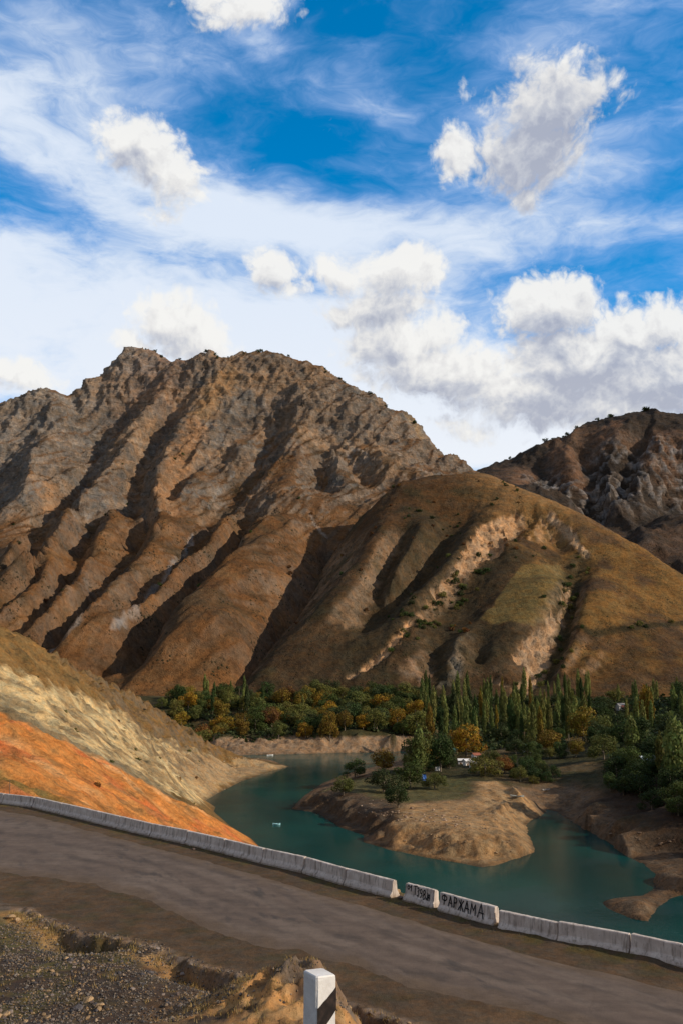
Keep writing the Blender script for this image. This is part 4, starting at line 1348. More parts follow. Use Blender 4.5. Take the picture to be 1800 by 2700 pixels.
# stroke letters on a 1 x 1.6 cell
def arc(cx, cy, rx, ry, a0, a1, n=10):
    return [(cx + rx * math.cos(math.radians(a0 + (a1 - a0) * k / n)), cy + ry * math.sin(math.radians(a0 + (a1 - a0) * k / n))) for k in range(n + 1)]
GL = {
    'F': [arc(.5, 1.0, .52, .42, 0, 360, 16), [(.52, 1.55), (.48, 0)]],
    'A': [[(0, 0), (.45, 1.6), (1.0, -.02)], [(.16, .55), (.86, .5)]],
    'R': [[(.1, 0), (.05, 1.6)], [(.05, 1.55)] + arc(.35, 1.15, .5, .42, 85, -90, 8) + [(.08, .72)]],
    'ZH': [[(0, 1.5), (.45, .85), (.0, 0)], [(1.1, 1.5), (.62, .85), (1.15, 0)], [(.53, 1.6), (.53, 0)], [(.4, .85), (.7, .85)]],
    'M': [[(0, 0), (.12, 1.55), (.5, .6), (.92, 1.55), (1.05, 0)]],
    'O': [arc(.45, .85, .42, .6, 0, 360, 14)],
    '1': [[(.1, 1.0), (.55, 1.55), (.5, 0)]],
    'T': [[(0, 1.5), (1.1, 1.6)], [(.55, 1.55), (.5, 0)]],
    '3': [[(.1, 1.5), (.5, 1.6), (.85, 1.25), (.35, .88), (.85, .5), (.55, .0), (.05, .12)]],
    '9': [arc(.45, 1.15, .38, .4, 0, 360, 12), [(.83, 1.15), (.8, .5), (.35, 0)]],
    '8': [arc(.45, 1.2, .34, .36, 0, 360, 12), arc(.45, .42, .42, .42, 0, 360, 12)],
    'J': [[(.75, 1.5), (.75, .3), (.4, 0), (.05, .3)]],
    'a': [[(0, 0), (.2, 1.2), (.55, 1.25), (.65, 0)], [(.1, .6), (.6, .6)]],
}


def lettering(word, face_pt, w):
    """word: (glyph, u0, v0, su, sv) list; face_pt(u, v) gives a point on the barrier's face"""
    quads = []
    for gname, u0, v0, su, sv in word:
        for st in GL[gname]:
            pts_ = [(u0 + a * su, v0 + b * sv) for a, b in st]
            for (a, b), (c, d) in zip(pts_[:-1], pts_[1:]):
                L = math.hypot(c - a, d - b)
                if L < 1e-6: continue
                ex, ey = (c - a) / L, (d - b) / L
                a2, b2, c2_, d2 = a - ex * w * .35, b - ey * w * .35, c + ex * w * .35, d + ey * w * .35
                nx, ny = -ey * w / 2, ex * w / 2
                quads.append([face_pt(a2 + nx, b2 + ny), face_pt(a2 - nx, b2 - ny), face_pt(c2_ - nx, d2 - ny), face_pt(c2_ + nx, d2 + ny)])
    return quads


def face_pt(u, v):
    # road side face: y negative side of the block, leaning back with height
    z = v
    if z > .35: y = .145 + (.105 - .145) * (z - .35) / .41
    elif z > .30: y = .165 + (.145 - .165) * (z - .30) / .05
    else: y = .285 + (.165 - .285) * (z - .11) / .19
    return (u, -y - .006, z)


BAR_LABELS = {
    2: 'concrete barrier block cut by the left edge of the photo', 3: 'concrete barrier block beside the thin stick, at the far left end', 4: 'concrete barrier block second from the far left stick',
    5: 'small looking concrete barrier block third from the far left stick', 6: 'concrete barrier block fourth from the stick, below the dark green verge corner', 7: 'concrete barrier block with a bright gap at its right end, under the orange slope',
    8: 'concrete barrier block right of the bright gap under the orange slope', 9: 'concrete barrier block with a small stone lying before it on the shoulder', 10: 'concrete barrier block where the orange slope ends at the lake',
    11: 'concrete barrier block just right of the tip of the orange slope', 12: 'concrete barrier block third to the left of the plate number block', 13: 'concrete barrier block directly left of the rubble gap before the plate number block',
    15: 'short concrete block with a black spray painted plate number', 17: 'concrete block with a black spray painted Cyrillic name', 19: 'half buried concrete barrier right of the block with the Cyrillic name',
    20: 'half buried concrete barrier between two dark joints near the right edge', 21: 'half buried concrete barrier cut by the right edge of the photo', 22: 'concrete barrier beyond the right edge of the photo',
    0: 'concrete barrier beyond the left edge, furthest away', 1: 'concrete barrier just beyond the left edge of the photo'}
for i in range(len(BAR) - 1):
    if i in (14, 16, 18):        # open gaps
        continue
    a, b = np.array(BAR[i]), np.array(BAR[i + 1])
    d = b - a; L = float(np.linalg.norm(d)); d /= L
    nrm = np.array([-d[1], d[0]])
    if nrm[1] < 0: nrm = -nrm
    mid = (a + b) / 2 + nrm * .30
    me = barrier_mesh(L - .05, 100 + i, 1.0 + .6 * (i in (13, 15, 17)))
    sink = {19: .10, 20: .06, 21: .04}.get(i, 0.015)
    o = obj('concrete_barrier', me, m_c, label=BAR_LABELS.get(i, 'concrete barrier block'), cat='barrier', group='concrete barrier blocks along the road edge')
    o.location = (mid[0], mid[1], ROAD_Z - sink + .0)
    rz = math.atan2(d[1], d[0])
    o.rotation_euler = (random.uniform(-.025, .025) - (.05 if i == 15 else 0), random.uniform(-.006, .006) + (.0 if i != 19 else .012), rz + random.uniform(-.014, .014))
    LL = L - .05
    if i == 17:
        s_ = LL / 3.3
        wd = []
        u = -LL / 2 + .16
        for gname, w_, adv, v0, sv in (('F', .27, .40, .33, .235), ('A', .24, .33, .31, .23), ('R', .21, .30, .31, .24), ('ZH', .26, .38, .27, .25), ('A', .25, .36, .26, .26), ('M', .28, .45, .25, .24), ('A', .32, .3, .22, .31)):
            wd.append((gname, u, v0, w_ * s_, sv)); u += adv * s_
        q_ = lettering(wd, face_pt, .05)
        obj('painted_lettering', quads_mesh('painted_lettering', np.array(q_)), m_paint, parent=o)
    if i == 15:
        wd = []
        u = -LL / 2 + .16
        s_ = LL / 2.25
        for gname, w_, adv, v0, sv in (('O', .15, .18, .48, .13), ('1', .18, .30, .47, .14), ('T', .22, .25, .37, .22), ('3', .17, .22, .33, .21), ('9', .19, .24, .31, .21), ('8', .20, .24, .28, .23), ('J', .13, .14, .30, .17), ('a', .20, .2, .28, .18)):
            wd.append((gname, u, v0, w_ * s_, sv)); u += adv * s_
        q_ = lettering(wd, face_pt, .045)
        obj('painted_lettering', quads_mesh('painted_lettering', np.array(q_)), m_paint, parent=o)

# ------------------------------------------------------------------ striped marker post
m_wp, g, bsd = material('chipped_white_paint', .55, .35)
tcO = g.n('ShaderNodeTexCoord').outputs['Object']
n1 = g.noise(tcO, 9, 7, .6); n2 = g.noise(tcO, 38, 4, .6)
cc = g.mix(g.rng(n1, .3, .7), (.66, .63, .60), (.78, .76, .73))
cc = g.mix(g.rng(n2, .66, .72), cc, (.40, .31, .22))
g.link(cc, bsd.inputs['Base Color']); bump(g, bsd, g.math('ADD', n1, n2), .35, .01)
m_bp, g, bsd = material('black_band_paint', .55, .3)
tcO = g.n('ShaderNodeTexCoord').outputs['Object']
g.link(g.mix(g.rng(g.noise(tcO, 18, 6), .4, .75), (.014, .010, .009), (.045, .030, .024)), bsd.inputs['Base Color'])
PW = .165
post_x, post_y = -.165, 6.42
post = empty('marker_post', (post_x, post_y, 41.75), 'white concrete marker post with a slanting black stripe, in front of the ochre mound', 'post', rz=math.radians(37))
# local: corner towards the camera at the origin, x along the right face, y along the left face
TOPH = 42.95 - 41.75
rr_ = np.random.default_rng(3)
def ring(z, inset):
    a = inset; w = PW
    c = .012
    pts_ = [(a + c, a), (w - a - c, a), (w - a, a + c), (w - a, w - a - c), (w - a - c, w - a), (a + c, w - a), (a, w - a - c), (a, a + c)]
    return [(x_ + rr_.normal(0, .0008), y_ + rr_.normal(0, .0008), z + (x_ * -.10 + y_ * .03) * (z > 1.0)) for x_, y_ in pts_]
V = []; Fc = []
levels = [(-.3, 0), (.2, 0), (.5, 0), (.8, 0), (1.0, 0), (TOPH - .03, 0), (TOPH - .008, .001), (TOPH, .008)]
for z_, i_ in levels: V += ring(z_, i_)
for k in range(len(levels) - 1):
    for j in range(8):
        Fc.append((k * 8 + j, k * 8 + (j + 1) % 8, k * 8 + 8 + (j + 1) % 8, k * 8 + 8 + j))
Fc.append([(len(levels) - 1) * 8 + j for j in range(8)])
obj('post_body', py_mesh('post_body', V, Fc), m_wp, parent=post)
def stripe(zl1, zl0, zr1, zr0):
    e = -.0025
    n = 6
    top = [(.004 + (PW - .008) * k / n, zl1 + (zr1 - zl1) * k / n + rr_.normal(0, .002)) for k in range(n + 1)]
    bot = [(.004 + (PW - .008) * k / n, zl0 + (zr0 - zl0) * k / n + rr_.normal(0, .002)) for k in range(n + 1)]
    V = [(x_, e, z_) for x_, z_ in top] + [(x_, e, z_) for x_, z_ in bot] + [(x_, .001, z_) for x_, z_ in top] + [(x_, .001, z_) for x_, z_ in bot]
    m_ = n + 1
    Fc = []
    for k in range(n):
        Fc.append((k, m_ + k, m_ + k + 1, k + 1))
        Fc.append((k, k + 1, 2 * m_ + k + 1, 2 * m_ + k)); Fc.append((m_ + k + 1, m_ + k, 3 * m_ + k, 3 * m_ + k + 1))
    return py_mesh('black_stripe', V, Fc)
obj('black_stripe', stripe(TOPH - .205, TOPH - .385, TOPH - .095, TOPH - .235), m_bp, parent=post)
obj('black_stripe', stripe(TOPH - .605, TOPH - .785, TOPH - .495, TOPH - .635), m_bp, parent=post)

# ------------------------------------------------------------------ stones
def ico(sub=1):
    import bmesh
    bm = bmesh.new(); bmesh.ops.create_icosphere(bm, subdivisions=sub, radius=1.0)
    v = np.array([x.co[:] for x in bm.verts]); f = [[x.index for x in q.verts] for q in bm.faces]
    bm.free(); return v, f
iv, ifc = ico(2)
def stone_mesh(seed):
    r = np.random.default_rng(seed)
    d = np.ones(len(iv))
    for k in range(9):                      # cut flat facets
        n = r.normal(size=3); n /= np.linalg.norm(n); h = r.uniform(.55, .85)
        pr = (iv * d[:, None]) @ n
        d = np.where(pr > h, d * h / pr, d)
    v = iv * d[:, None] * np.array([1, r.uniform(.65, .9), r.uniform(.5, .75)])
    v += r.normal(0, .015, v.shape)
    return py_mesh('stone', v, ifc)
stone_meshes = [stone_mesh(200 + k) for k in range(7)]
m_s, g, bsd = material('stone', .9, .2)
oi = g.n('ShaderNodeObjectInfo'); tcO = g.n('ShaderNodeTexCoord').outputs['Object']
g.link(g.vmath('SCALE', oi.outputs['Color'], scale=g.rng(g.noise(tcO, 2.5, 7, .65), .3, .7, .6, 1.35)), bsd.inputs['Base Color'])
bump(g, bsd, g.noise(tcO, 4, 6, .6), .6, .06)
for me in stone_meshes: me.materials.append(m_s)
STONE_KIND = [((.36, .24, .13), 'ochre'), ((.09, .08, .08), 'dark grey'), ((.24, .19, .16), 'pale grey'), ((.15, .11, .09), 'brown')]
srng = np.random.default_rng(11)


def put_stone(x, y, s, kind, group, where):
    col, nm = STONE_KIND[kind]
    o = bpy.data.objects.new('stone', stone_meshes[int(srng.integers(7))]); COL.objects.link(o)
    z = float(near(x, y))
    o.location = (x, y, z + s * .22); o.scale = (s, s, s)
    o.rotation_euler = (srng.uniform(-.3, .3), srng.uniform(-.3, .3), srng.uniform(0, 6.28))
    k = srng.uniform(.75, 1.25)
    o.color = (*[c * k for c in col], 1)
    if group:
        w_ = 'large ' if s > .105 else 'tiny ' if s < .062 else ''
        px_ = 900 + x / (y / 1.07) * F
        side = ['far left', 'left', 'middle', 'right', 'far right'][int(np.clip(px_ / (560 if 'gravel' in group else 1100) * 5, 0, 4))]
        dp = 'nearer' if y < 30 else 'further back'
        where = f'{where}, {side}, {dp}'
    tag(o, f'{w_ if group else ""}{nm} stone {where}', 'stone', group)
    return o


cl = [(250, 2665, 26, 40), (120, 2590, 60, 30), (330, 2560, 50, 20), (60, 2680, 60, 18), (200, 2545, 40, 25), (300, 2610, 90, 40), (440, 2640, 60, 40), (150, 2660, 80, 30)]
for k in range(120):
    c = cl[int(srng.integers(len(cl)))]
    px, py = srng.normal(c[0], c[2]), srng.normal(c[1], c[3] * .8)
    if not (-10 < px < 560 and 2500 < py < 2705): continue
    x, y, z = near.hit(px, py, y0=20, y1=45)
    s = float(np.clip(srng.lognormal(-2.75, .42), .04, .17))
    put_stone(x, y, s, int(srng.choice([0, 0, 1, 1, 2, 3])), 'stones strewn over the gravel bank', 'on the dark gravel bank')
for px, py, s, kd, wh in ((235, 2640, .20, 0, 'largest of the pile at the lower left corner'), (262, 2655, .17, 0, 'on the pile of stones, right of the largest one'), (205, 2662, .17, 1, 'on the pile of stones, left of the largest one'),
                          (30, 2422, .26, 0, 'long slab on the crumbled edge at the far left'), (48, 2428, .18, 0, 'beside the long slab on the crumbled edge'), (185, 2535, .17, 1, 'alone under the hollow of the crumbled edge'),
                          (350, 2610, .10, 2, 'small and light, alone on dark gravel'), (512, 2241, .13, 3, 'lying on the shoulder before the barriers')):
    x, y, z = near.hit(px, py, y0=20, y1=75)
    put_stone(x, y, s, kd, None, wh)
lipl = sample_line([(a, b, 0) for a, b in LIP], .2)
vis = [q for q in lipl if -13.5 < q[0] < 3.5]
for k in range(80):
    q = vis[int(srng.integers(len(vis)))]
    put_stone(q[0] + srng.normal(0, .15), q[1] + srng.normal(-.12, .13), float(np.clip(srng.lognormal(-2.85, .4), .03, .13)), int(srng.choice([2, 2, 3, 0])), 'clods along the crumbled road edge', 'from the crumbled road edge')
for k, (px, py, s, kd, wh) in enumerate(((1037, 2350, .16, 0, 'upright in the gap left of the plate number block'), (1048, 2366, .13, 3, 'in the gap left of the plate number block, at its foot'), (1302, 2440, .10, 0, 'in the gap right of the block with the Cyrillic name'))):
    x, y, _ = PZ(px, py + 6, ROAD_Z)
    put_stone(x + .1, y + .15, s * 1.5, kd, None, wh)

# fine gravel: too many to count
n = 15000
gx = srng.uniform(-13.5, .5, n * 2); gy = srng.uniform(24.5, 38, n * 2)
l_ = lip_side(gx, gy)
okm = (l_ < .5) & (fbm(pts3(gx / 1.2, gy / 1.2, 3), 3) > -.22) & ((l_ < 0) | (srng.random(n * 2) < .4)) & ((gx < -2.8) | (srng.random(n * 2) < .25))
gx, gy = gx[okm][:n], gy[okm][:n]
n = len(gx)
gz_ = near(gx, gy)
s = np.clip(srng.lognormal(-3.75, .45, n), .010, .07)
octv = np.array([(1, 0, 0), (0, 1, 0), (-1, 0, 0), (0, -1, 0), (0, 0, .8), (0, 0, -.8)], float)
octf = np.array([(0, 1, 4), (1, 2, 4), (2, 3, 4), (3, 0, 4), (1, 0, 5), (2, 1, 5), (3, 2, 5), (0, 3, 5)])
Vg = octv[None] * (1 + srng.normal(0, .22, (n, 6, 1))) * s[:, None, None]
ang = srng.uniform(0, 6.28, n); ca, sa = np.cos(ang), np.sin(ang)
Vg = np.stack([Vg[..., 0] * ca[:, None] - Vg[..., 1] * sa[:, None], Vg[..., 0] * sa[:, None] + Vg[..., 1] * ca[:, None], Vg[..., 2]], -1)
Vg = Vg + np.stack([gx, gy, gz_ + s * .3], -1)[:, None, :]
T = Vg[:, octf]                                    # n, 8, 3, 3
me = quads_mesh('gravel', T.reshape(-1, 3, 3), 3)
pal = np.array([(.12, .095, .075), (.06, .055, .055), (.26, .19, .13), (.22, .14, .07), (.17, .15, .13)])
pc = pal[srng.choice(5, n, p=[.34, .32, .12, .10, .12])] * srng.uniform(.7, 1.25, (n, 1))
a_ = me.attributes.new('albedo', 'FLOAT_COLOR', 'FACE')
a_.data.foreach_set('color', np.repeat(np.concatenate([pc, np.ones((n, 1))], 1), 8, axis=0).astype(np.float32).ravel())
m_gr, g, bsd = material('gravel_bits', .9, .2)
g.link(g.n('ShaderNodeAttribute', attribute_name='albedo').outputs['Color'], bsd.inputs['Base Color'])
obj('gravel', me, m_gr, kind='stuff', label='fine mixed gravel on the bank')


# ------------------------------------------------------------------ dry grass and small plants near the edge
def blades(name, spots, hgt, wid, cols, per=26, spread=.12):
    Q, Cc = [], []
    for (x, y, z) in spots:
        k = per
        bx = x + srng.normal(0, spread, k); by = y + srng.normal(0, spread, k)
        bz = near(bx, by)
        h = hgt * srng.uniform(.5, 1.3, k); a = srng.uniform(0, 6.28, k); lean = srng.uniform(.1, .8, k) * h
        w = wid * srng.uniform(.6, 1.3, k)
        b0 = np.stack([bx - np.sin(a) * w, by + np.cos(a) * w, bz - .02], -1); b1 = np.stack([bx + np.sin(a) * w, by - np.cos(a) * w, bz - .02], -1)
        tp = np.stack([bx + np.cos(a) * lean, by + np.sin(a) * lean, bz + h], -1)
        Q.append(np.stack([b0, b1, tp], 1))
        Cc.append(np.array(cols)[srng.integers(0, len(cols), k)] * srng.uniform(.7, 1.2, (k, 1)))
    me = quads_mesh(name, np.concatenate(Q), 3)
    Cc = np.concatenate(Cc)
    a_ = me.attributes.new('albedo', 'FLOAT_COLOR', 'FACE')
    a_.data.foreach_set('color', np.concatenate([Cc, np.ones((len(Cc), 1))], 1).astype(np.float32).ravel())
    return me
spots = []
for k in range(380):
    q = vis[int(srng.integers(len(vis)))]
    if fbm(np.array([[q[0] / 1.8, q[1] / 1.8, 4.0]]), 2)[0] > -.05:
        spots.append((q[0] + srng.normal(0, .3), q[1] - abs(srng.normal(.2, .35)), 0))
for k in range(170):
    spots.append((srng.normal(-1.9, 1.3), srng.normal(26.0, 1.2), 0))
for k in range(70):
    spots.append((srng.uniform(-12, -4), srng.uniform(28, 36), 0))
spots = [s_ for s_ in spots if lip_side(np.array(s_[0]), np.array(s_[1])) < .15]
me = blades('dry_grass', spots, .11, .007, [(.42, .28, .09), (.34, .20, .06), (.20, .16, .05), (.50, .36, .16)], per=22, spread=.10)
obj('dry_grass', me, m_gr, kind='stuff', label='dry golden grass on the crumbling bank')
spots = []
for k in range(260):
    t_ = srng.uniform(0, len(BAR_EXT) - 1.001); i0 = int(t_)
    q = np.array(BAR_EXT[i0]) * (1 - t_ + i0) + np.array(BAR_EXT[i0 + 1]) * (t_ - i0)
    spots.append((q[0] + srng.normal(-.2, .2), q[1] + srng.normal(-.35, .2), 0))
spots = [s_ for s_ in spots if s_[0] > -34]
me = blades('verge_weeds', spots, .05, .008, [(.13, .12, .035), (.20, .15, .05), (.08, .09, .03)], per=14, spread=.16)
obj('verge_weeds', me, m_gr, kind='stuff', label='low weeds at the foot of the barriers')

# thin stick behind the barrier at the far left
V, Fc = [], []
for k, (r_, z_) in enumerate(((.035, -.4), (.03, .8), (.022, 1.7))):
    for j in range(7):
        a = 6.283 * j / 7; V.append((r_ * math.cos(a) + .04 * math.sin(z_ * 2), r_ * math.sin(a), z_))
for k in range(2):
    for j in range(7): Fc.append((k * 7 + j, k * 7 + (j + 1) % 7, k * 7 + 7 + (j + 1) % 7, k * 7 + 7 + j))
Fc.append(tuple(range(14, 21)))
m_wd, g, bsd = material('grey_wood', .9); bsd.inputs['Base Color'].default_value = (.16, .11, .07, 1)
x_, y_, _ = PZ(7, 2117, ROAD_Z)
obj('stick', py_mesh('stick', V, Fc, True), m_wd, label='thin brown stick standing behind the leftmost barrier', cat='stick', loc=(x_ + .1, y_ + 1.0, 34.9))

# ------------------------------------------------------------------ trees and shrubs
m_lf, g, bsd = material('leaves', .75, .2)
oi = g.n('ShaderNodeObjectInfo')
fa = g.n('ShaderNodeAttribute', attribute_name='leafvar')
hv = g.n('ShaderNodeHueSaturation', inp={'Color': oi.outputs['Color']})
g.link(g.rng(fa.outputs['Fac'], 0, 1, .47, .525, smooth=False), hv.inputs['Hue'])
g.link(g.rng(fa.outputs['Fac'], 0, 1, .62, 1.45, smooth=False), hv.inputs['Value'])
g.link(hv.outputs[0], bsd.inputs['Base Color'])
tr = g.n('ShaderNodeBsdfTranslucent', inp={'Color': hv.outputs[0]})
mx_ = g.n('ShaderNodeMixShader', inp={0: .22, 1: bsd.outputs[0], 2: tr.outputs[0]})
g.link(mx_.outputs[0], m_lf.node_tree.nodes['Material Output'].inputs[0])
m_bk, g, bsd = material('bark', .9)
pos = g.n('ShaderNodeTexCoord').outputs['Object']
g.link(g.mix(g.noise(pos, 3, 5), (.10, .075, .05), (.26, .22, .17)), bsd.inputs['Base Color'])


def crown_mesh(name, seed, lobes, nleaf, size, flat=.0, shell=.75, up=0.0):
    """leaf clumps spread through the lobes of a crown; lobes: (x, y, z, rx, ry, rz)"""
    r = np.random.default_rng(seed)
    vol = np.array([l[3] * l[4] * l[5] for l in lobes]) ** .67
    pick = r.choice(len(lobes), nleaf, p=vol / vol.sum())
    L = np.array(lobes)[pick]
    d = r.normal(size=(nleaf, 3)); d /= np.linalg.norm(d, axis=1)[:, None]
    rad = shell + (1.08 - shell) * r.random(nleaf) ** .6
    rad *= 1 + .16 * fbm(d * 2.5 + seed, 3)
    c = L[:, :3] + d * L[:, 3:6] * rad[:, None]
    n = d + r.normal(0, .55, (nleaf, 3)) + np.array([0, 0, up]); n /= np.linalg.norm(n, axis=1)[:, None]
    a = np.cross(n, r.normal(size=(nleaf, 3))); a /= np.linalg.norm(a, axis=1)[:, None]
    b = np.cross(n, a)
    s = size * r.uniform(.55, 1.3, (nleaf, 1))
    if up: 
        a = np.tile(np.array([0, 0, 1.0]), (nleaf, 1)) + r.normal(0, .25, (nleaf, 3)); b = np.cross(n, a); b /= np.linalg.norm(b, axis=1)[:, None]
        a *= 1.7
    q = np.stack([c - a * s * .5, c + b * s * .42 + n * s * .1, c + a * s * .55, c - b * s * .42 + n * s * .1], 1)
    me = quads_mesh(name, q, 4)
    va = me.attributes.new('leafvar', 'FLOAT', 'FACE')
    hz = (c[:, 2] - c[:, 2].min()) / np.ptp(c[:, 2])
    var = np.clip(.5 + .9 * fbm(c / (size * 3.5) + seed, 3) + r.normal(0, .16, nleaf), 0, 1)
    va.data.foreach_set('value', var.astype(np.float32))
    me.materials.append(m_lf)
    return me


def trunk_mesh(name, h, r0, limbs, seed):
    r = np.random.default_rng(seed)
    V, Fc = [], []
    def tube(pts_, rad):
        base = len(V); m = 6
        for (x, y, z), rr in zip(pts_, rad):
            for j in range(m):
                a = 6.283 * j / m; V.append((x + rr * math.cos(a), y + rr * math.sin(a), z))
        for k in range(len(pts_) - 1):
            for j in range(m):
                Fc.append((base + k * m + j, base + k * m + (j + 1) % m, base + k * m + m + (j + 1) % m, base + k * m + m + j))
        Fc.append(tuple(base + (len(pts_) - 1) * m + j for j in range(m)))
    wob = r.normal(0, h * .015, (5, 2))
    tp = [(wob[k, 0] * k / 2, wob[k, 1] * k / 2, h * (k / 4) - .5 * (k == 0)) for k in range(5)]
    tube(tp, [r0 * (1.15 - .9 * k / 4) for k in range(5)])
    for k in range(limbs):
        a = 6.283 * k / max(1, limbs) + r.uniform(-.4, .4); z0 = h * r.uniform(.35, .65); l = h * r.uniform(.3, .45)
        p0 = (0, 0, z0); p1 = (math.cos(a) * l * .5, math.sin(a) * l * .5, z0 + l * .45); p2 = (math.cos(a) * l * .85, math.sin(a) * l * .85, z0 + l * .95)
        tube([p0, p1, p2], [r0 * .45, r0 * .3, r0 * .1])
    me = py_mesh(name, V, Fc, True); me.materials.append(m_bk)
    return me


def round_lobes(seed, R, H, base):
    r = np.random.default_rng(seed)
    out = [(r.normal(0, R * .1), r.normal(0, R * .1), base + (H - base) * r.uniform(.40, .55), R * r.uniform(.5, .66), R * r.uniform(.5, .66), (H - base) * r.uniform(.36, .46))]
    for k in range(11):
        a = r.uniform(0, 6.28); rr = R * r.uniform(.3, .8); z = base + (H - base) * r.uniform(.15, .90) * (1.05 - .45 * rr / R)
        s = R * r.uniform(.20, .42)
        out.append((math.cos(a) * rr, math.sin(a) * rr, z, s, s, s * r.uniform(.8, 1.1)))
    return out


def poplar_lobes(seed, R, H, base):
    r = np.random.default_rng(seed)
    out = []
    n = 9
    for k in range(n):
        t = k / (n - 1)
        w = R * (.55 + .45 * math.sin(math.pi * min(.5, t * 1.4))) * (1 - .62 * t ** 6)
        out.append((r.normal(0, R * .16), r.normal(0, R * .16), base + (H - base) * (.06 + .90 * t), w, w, (H - base) / n * 1.05))
    return out


# prototypes have height 10 m (round) and 15 m (poplar); they are never rendered themselves
ROUND = [(crown_mesh('crown', 30 + k, round_lobes(k, 4.6, 10, .2 + .35 * (k % 3)), 2600, .44, shell=.55), trunk_mesh('trunk', 6.0, .26, 4, 40 + k)) for k in range(9)]
POP = [(crown_mesh('crown', 60 + k, poplar_lobes(k, 1.15 + .3 * (k % 2), 15, 1.6), 1200, .46, up=.6), trunk_mesh('trunk', 11.5, .20, 0, 70 + k)) for k in range(5)]
BUSH = [(crown_mesh('foliage', 80 + k, round_lobes(20 + k, 1.15, 1.9, -.1), 420, .26), trunk_mesh('stem', .9, .07, 4, 90 + k)) for k in range(4)]
SMALLB = [crown_mesh('foliage', 95 + k, round_lobes(50 + k, 1.15, 1.9, -.1), 150, .42) for k in range(3)]
trng = np.random.default_rng(21)
GREEN = [(.048, .076, .019), (.036, .060, .016), (.066, .090, .020), (.042, .056, .018)]
OLIVE = [(.135, .135, .030), (.155, .140, .032), (.110, .120, .030)]
GOLD = [(.25, .165, .020), (.20, .140, .020), (.31, .175, .018), (.18, .115, .018)]
POPG = [(.175, .195, .050), (.135, .165, .044), (.205, .205, .055)]
NAMES = {id(GREEN): 'dark green', id(OLIVE): 'olive green', id(GOLD): 'golden yellow', id(POPG): 'green'}
RUST = [(.20, .090, .022), (.16, .075, .025)]
NAMES[id(RUST)] = 'rust coloured'


def plant(kind, x, y, z, h, pal, label, group, wide=1.0):
    protos = {'broadleaf_tree': ROUND, 'poplar_tree': POP, 'shrub': BUSH}[kind]
    base = {'broadleaf_tree': 10.0, 'poplar_tree': 15.0, 'shrub': 1.9}[kind]
    cm, tm = protos[int(trng.integers(len(protos)))]
    s = h / base
    c = np.array(pal[int(trng.integers(len(pal)))]) * trng.uniform(.8, 1.2)
    rt = empty(kind, (x, y, z - .1), label, {'broadleaf_tree': 'tree', 'poplar_tree': 'poplar', 'shrub': 'bush'}[kind], group, rz=trng.uniform(0, 6.28))
    rt.scale = (s * wide, s * wide, s)
    cr = bpy.data.objects.new(cm.name.split('.')[0], cm); COL.objects.link(cr); cr.parent = rt; cr.color = (*c, 1)
    tk = bpy.data.objects.new(tm.name.split('.')[0], tm); COL.objects.link(tk); tk.parent = rt
    return rt


placed = []
def free(x, y, d):
    for a, b, e in placed:
        if (a - x) ** 2 + (b - y) ** 2 < (max(d, e) * .85) ** 2: return False
    placed.append((x, y, d)); return True


def in_water(x, y):
    return bool(inside(np.array(x), np.array(y), shore_poly))


def at(px, py, field=valley, **k):
    return field.hit(px, py, **k)


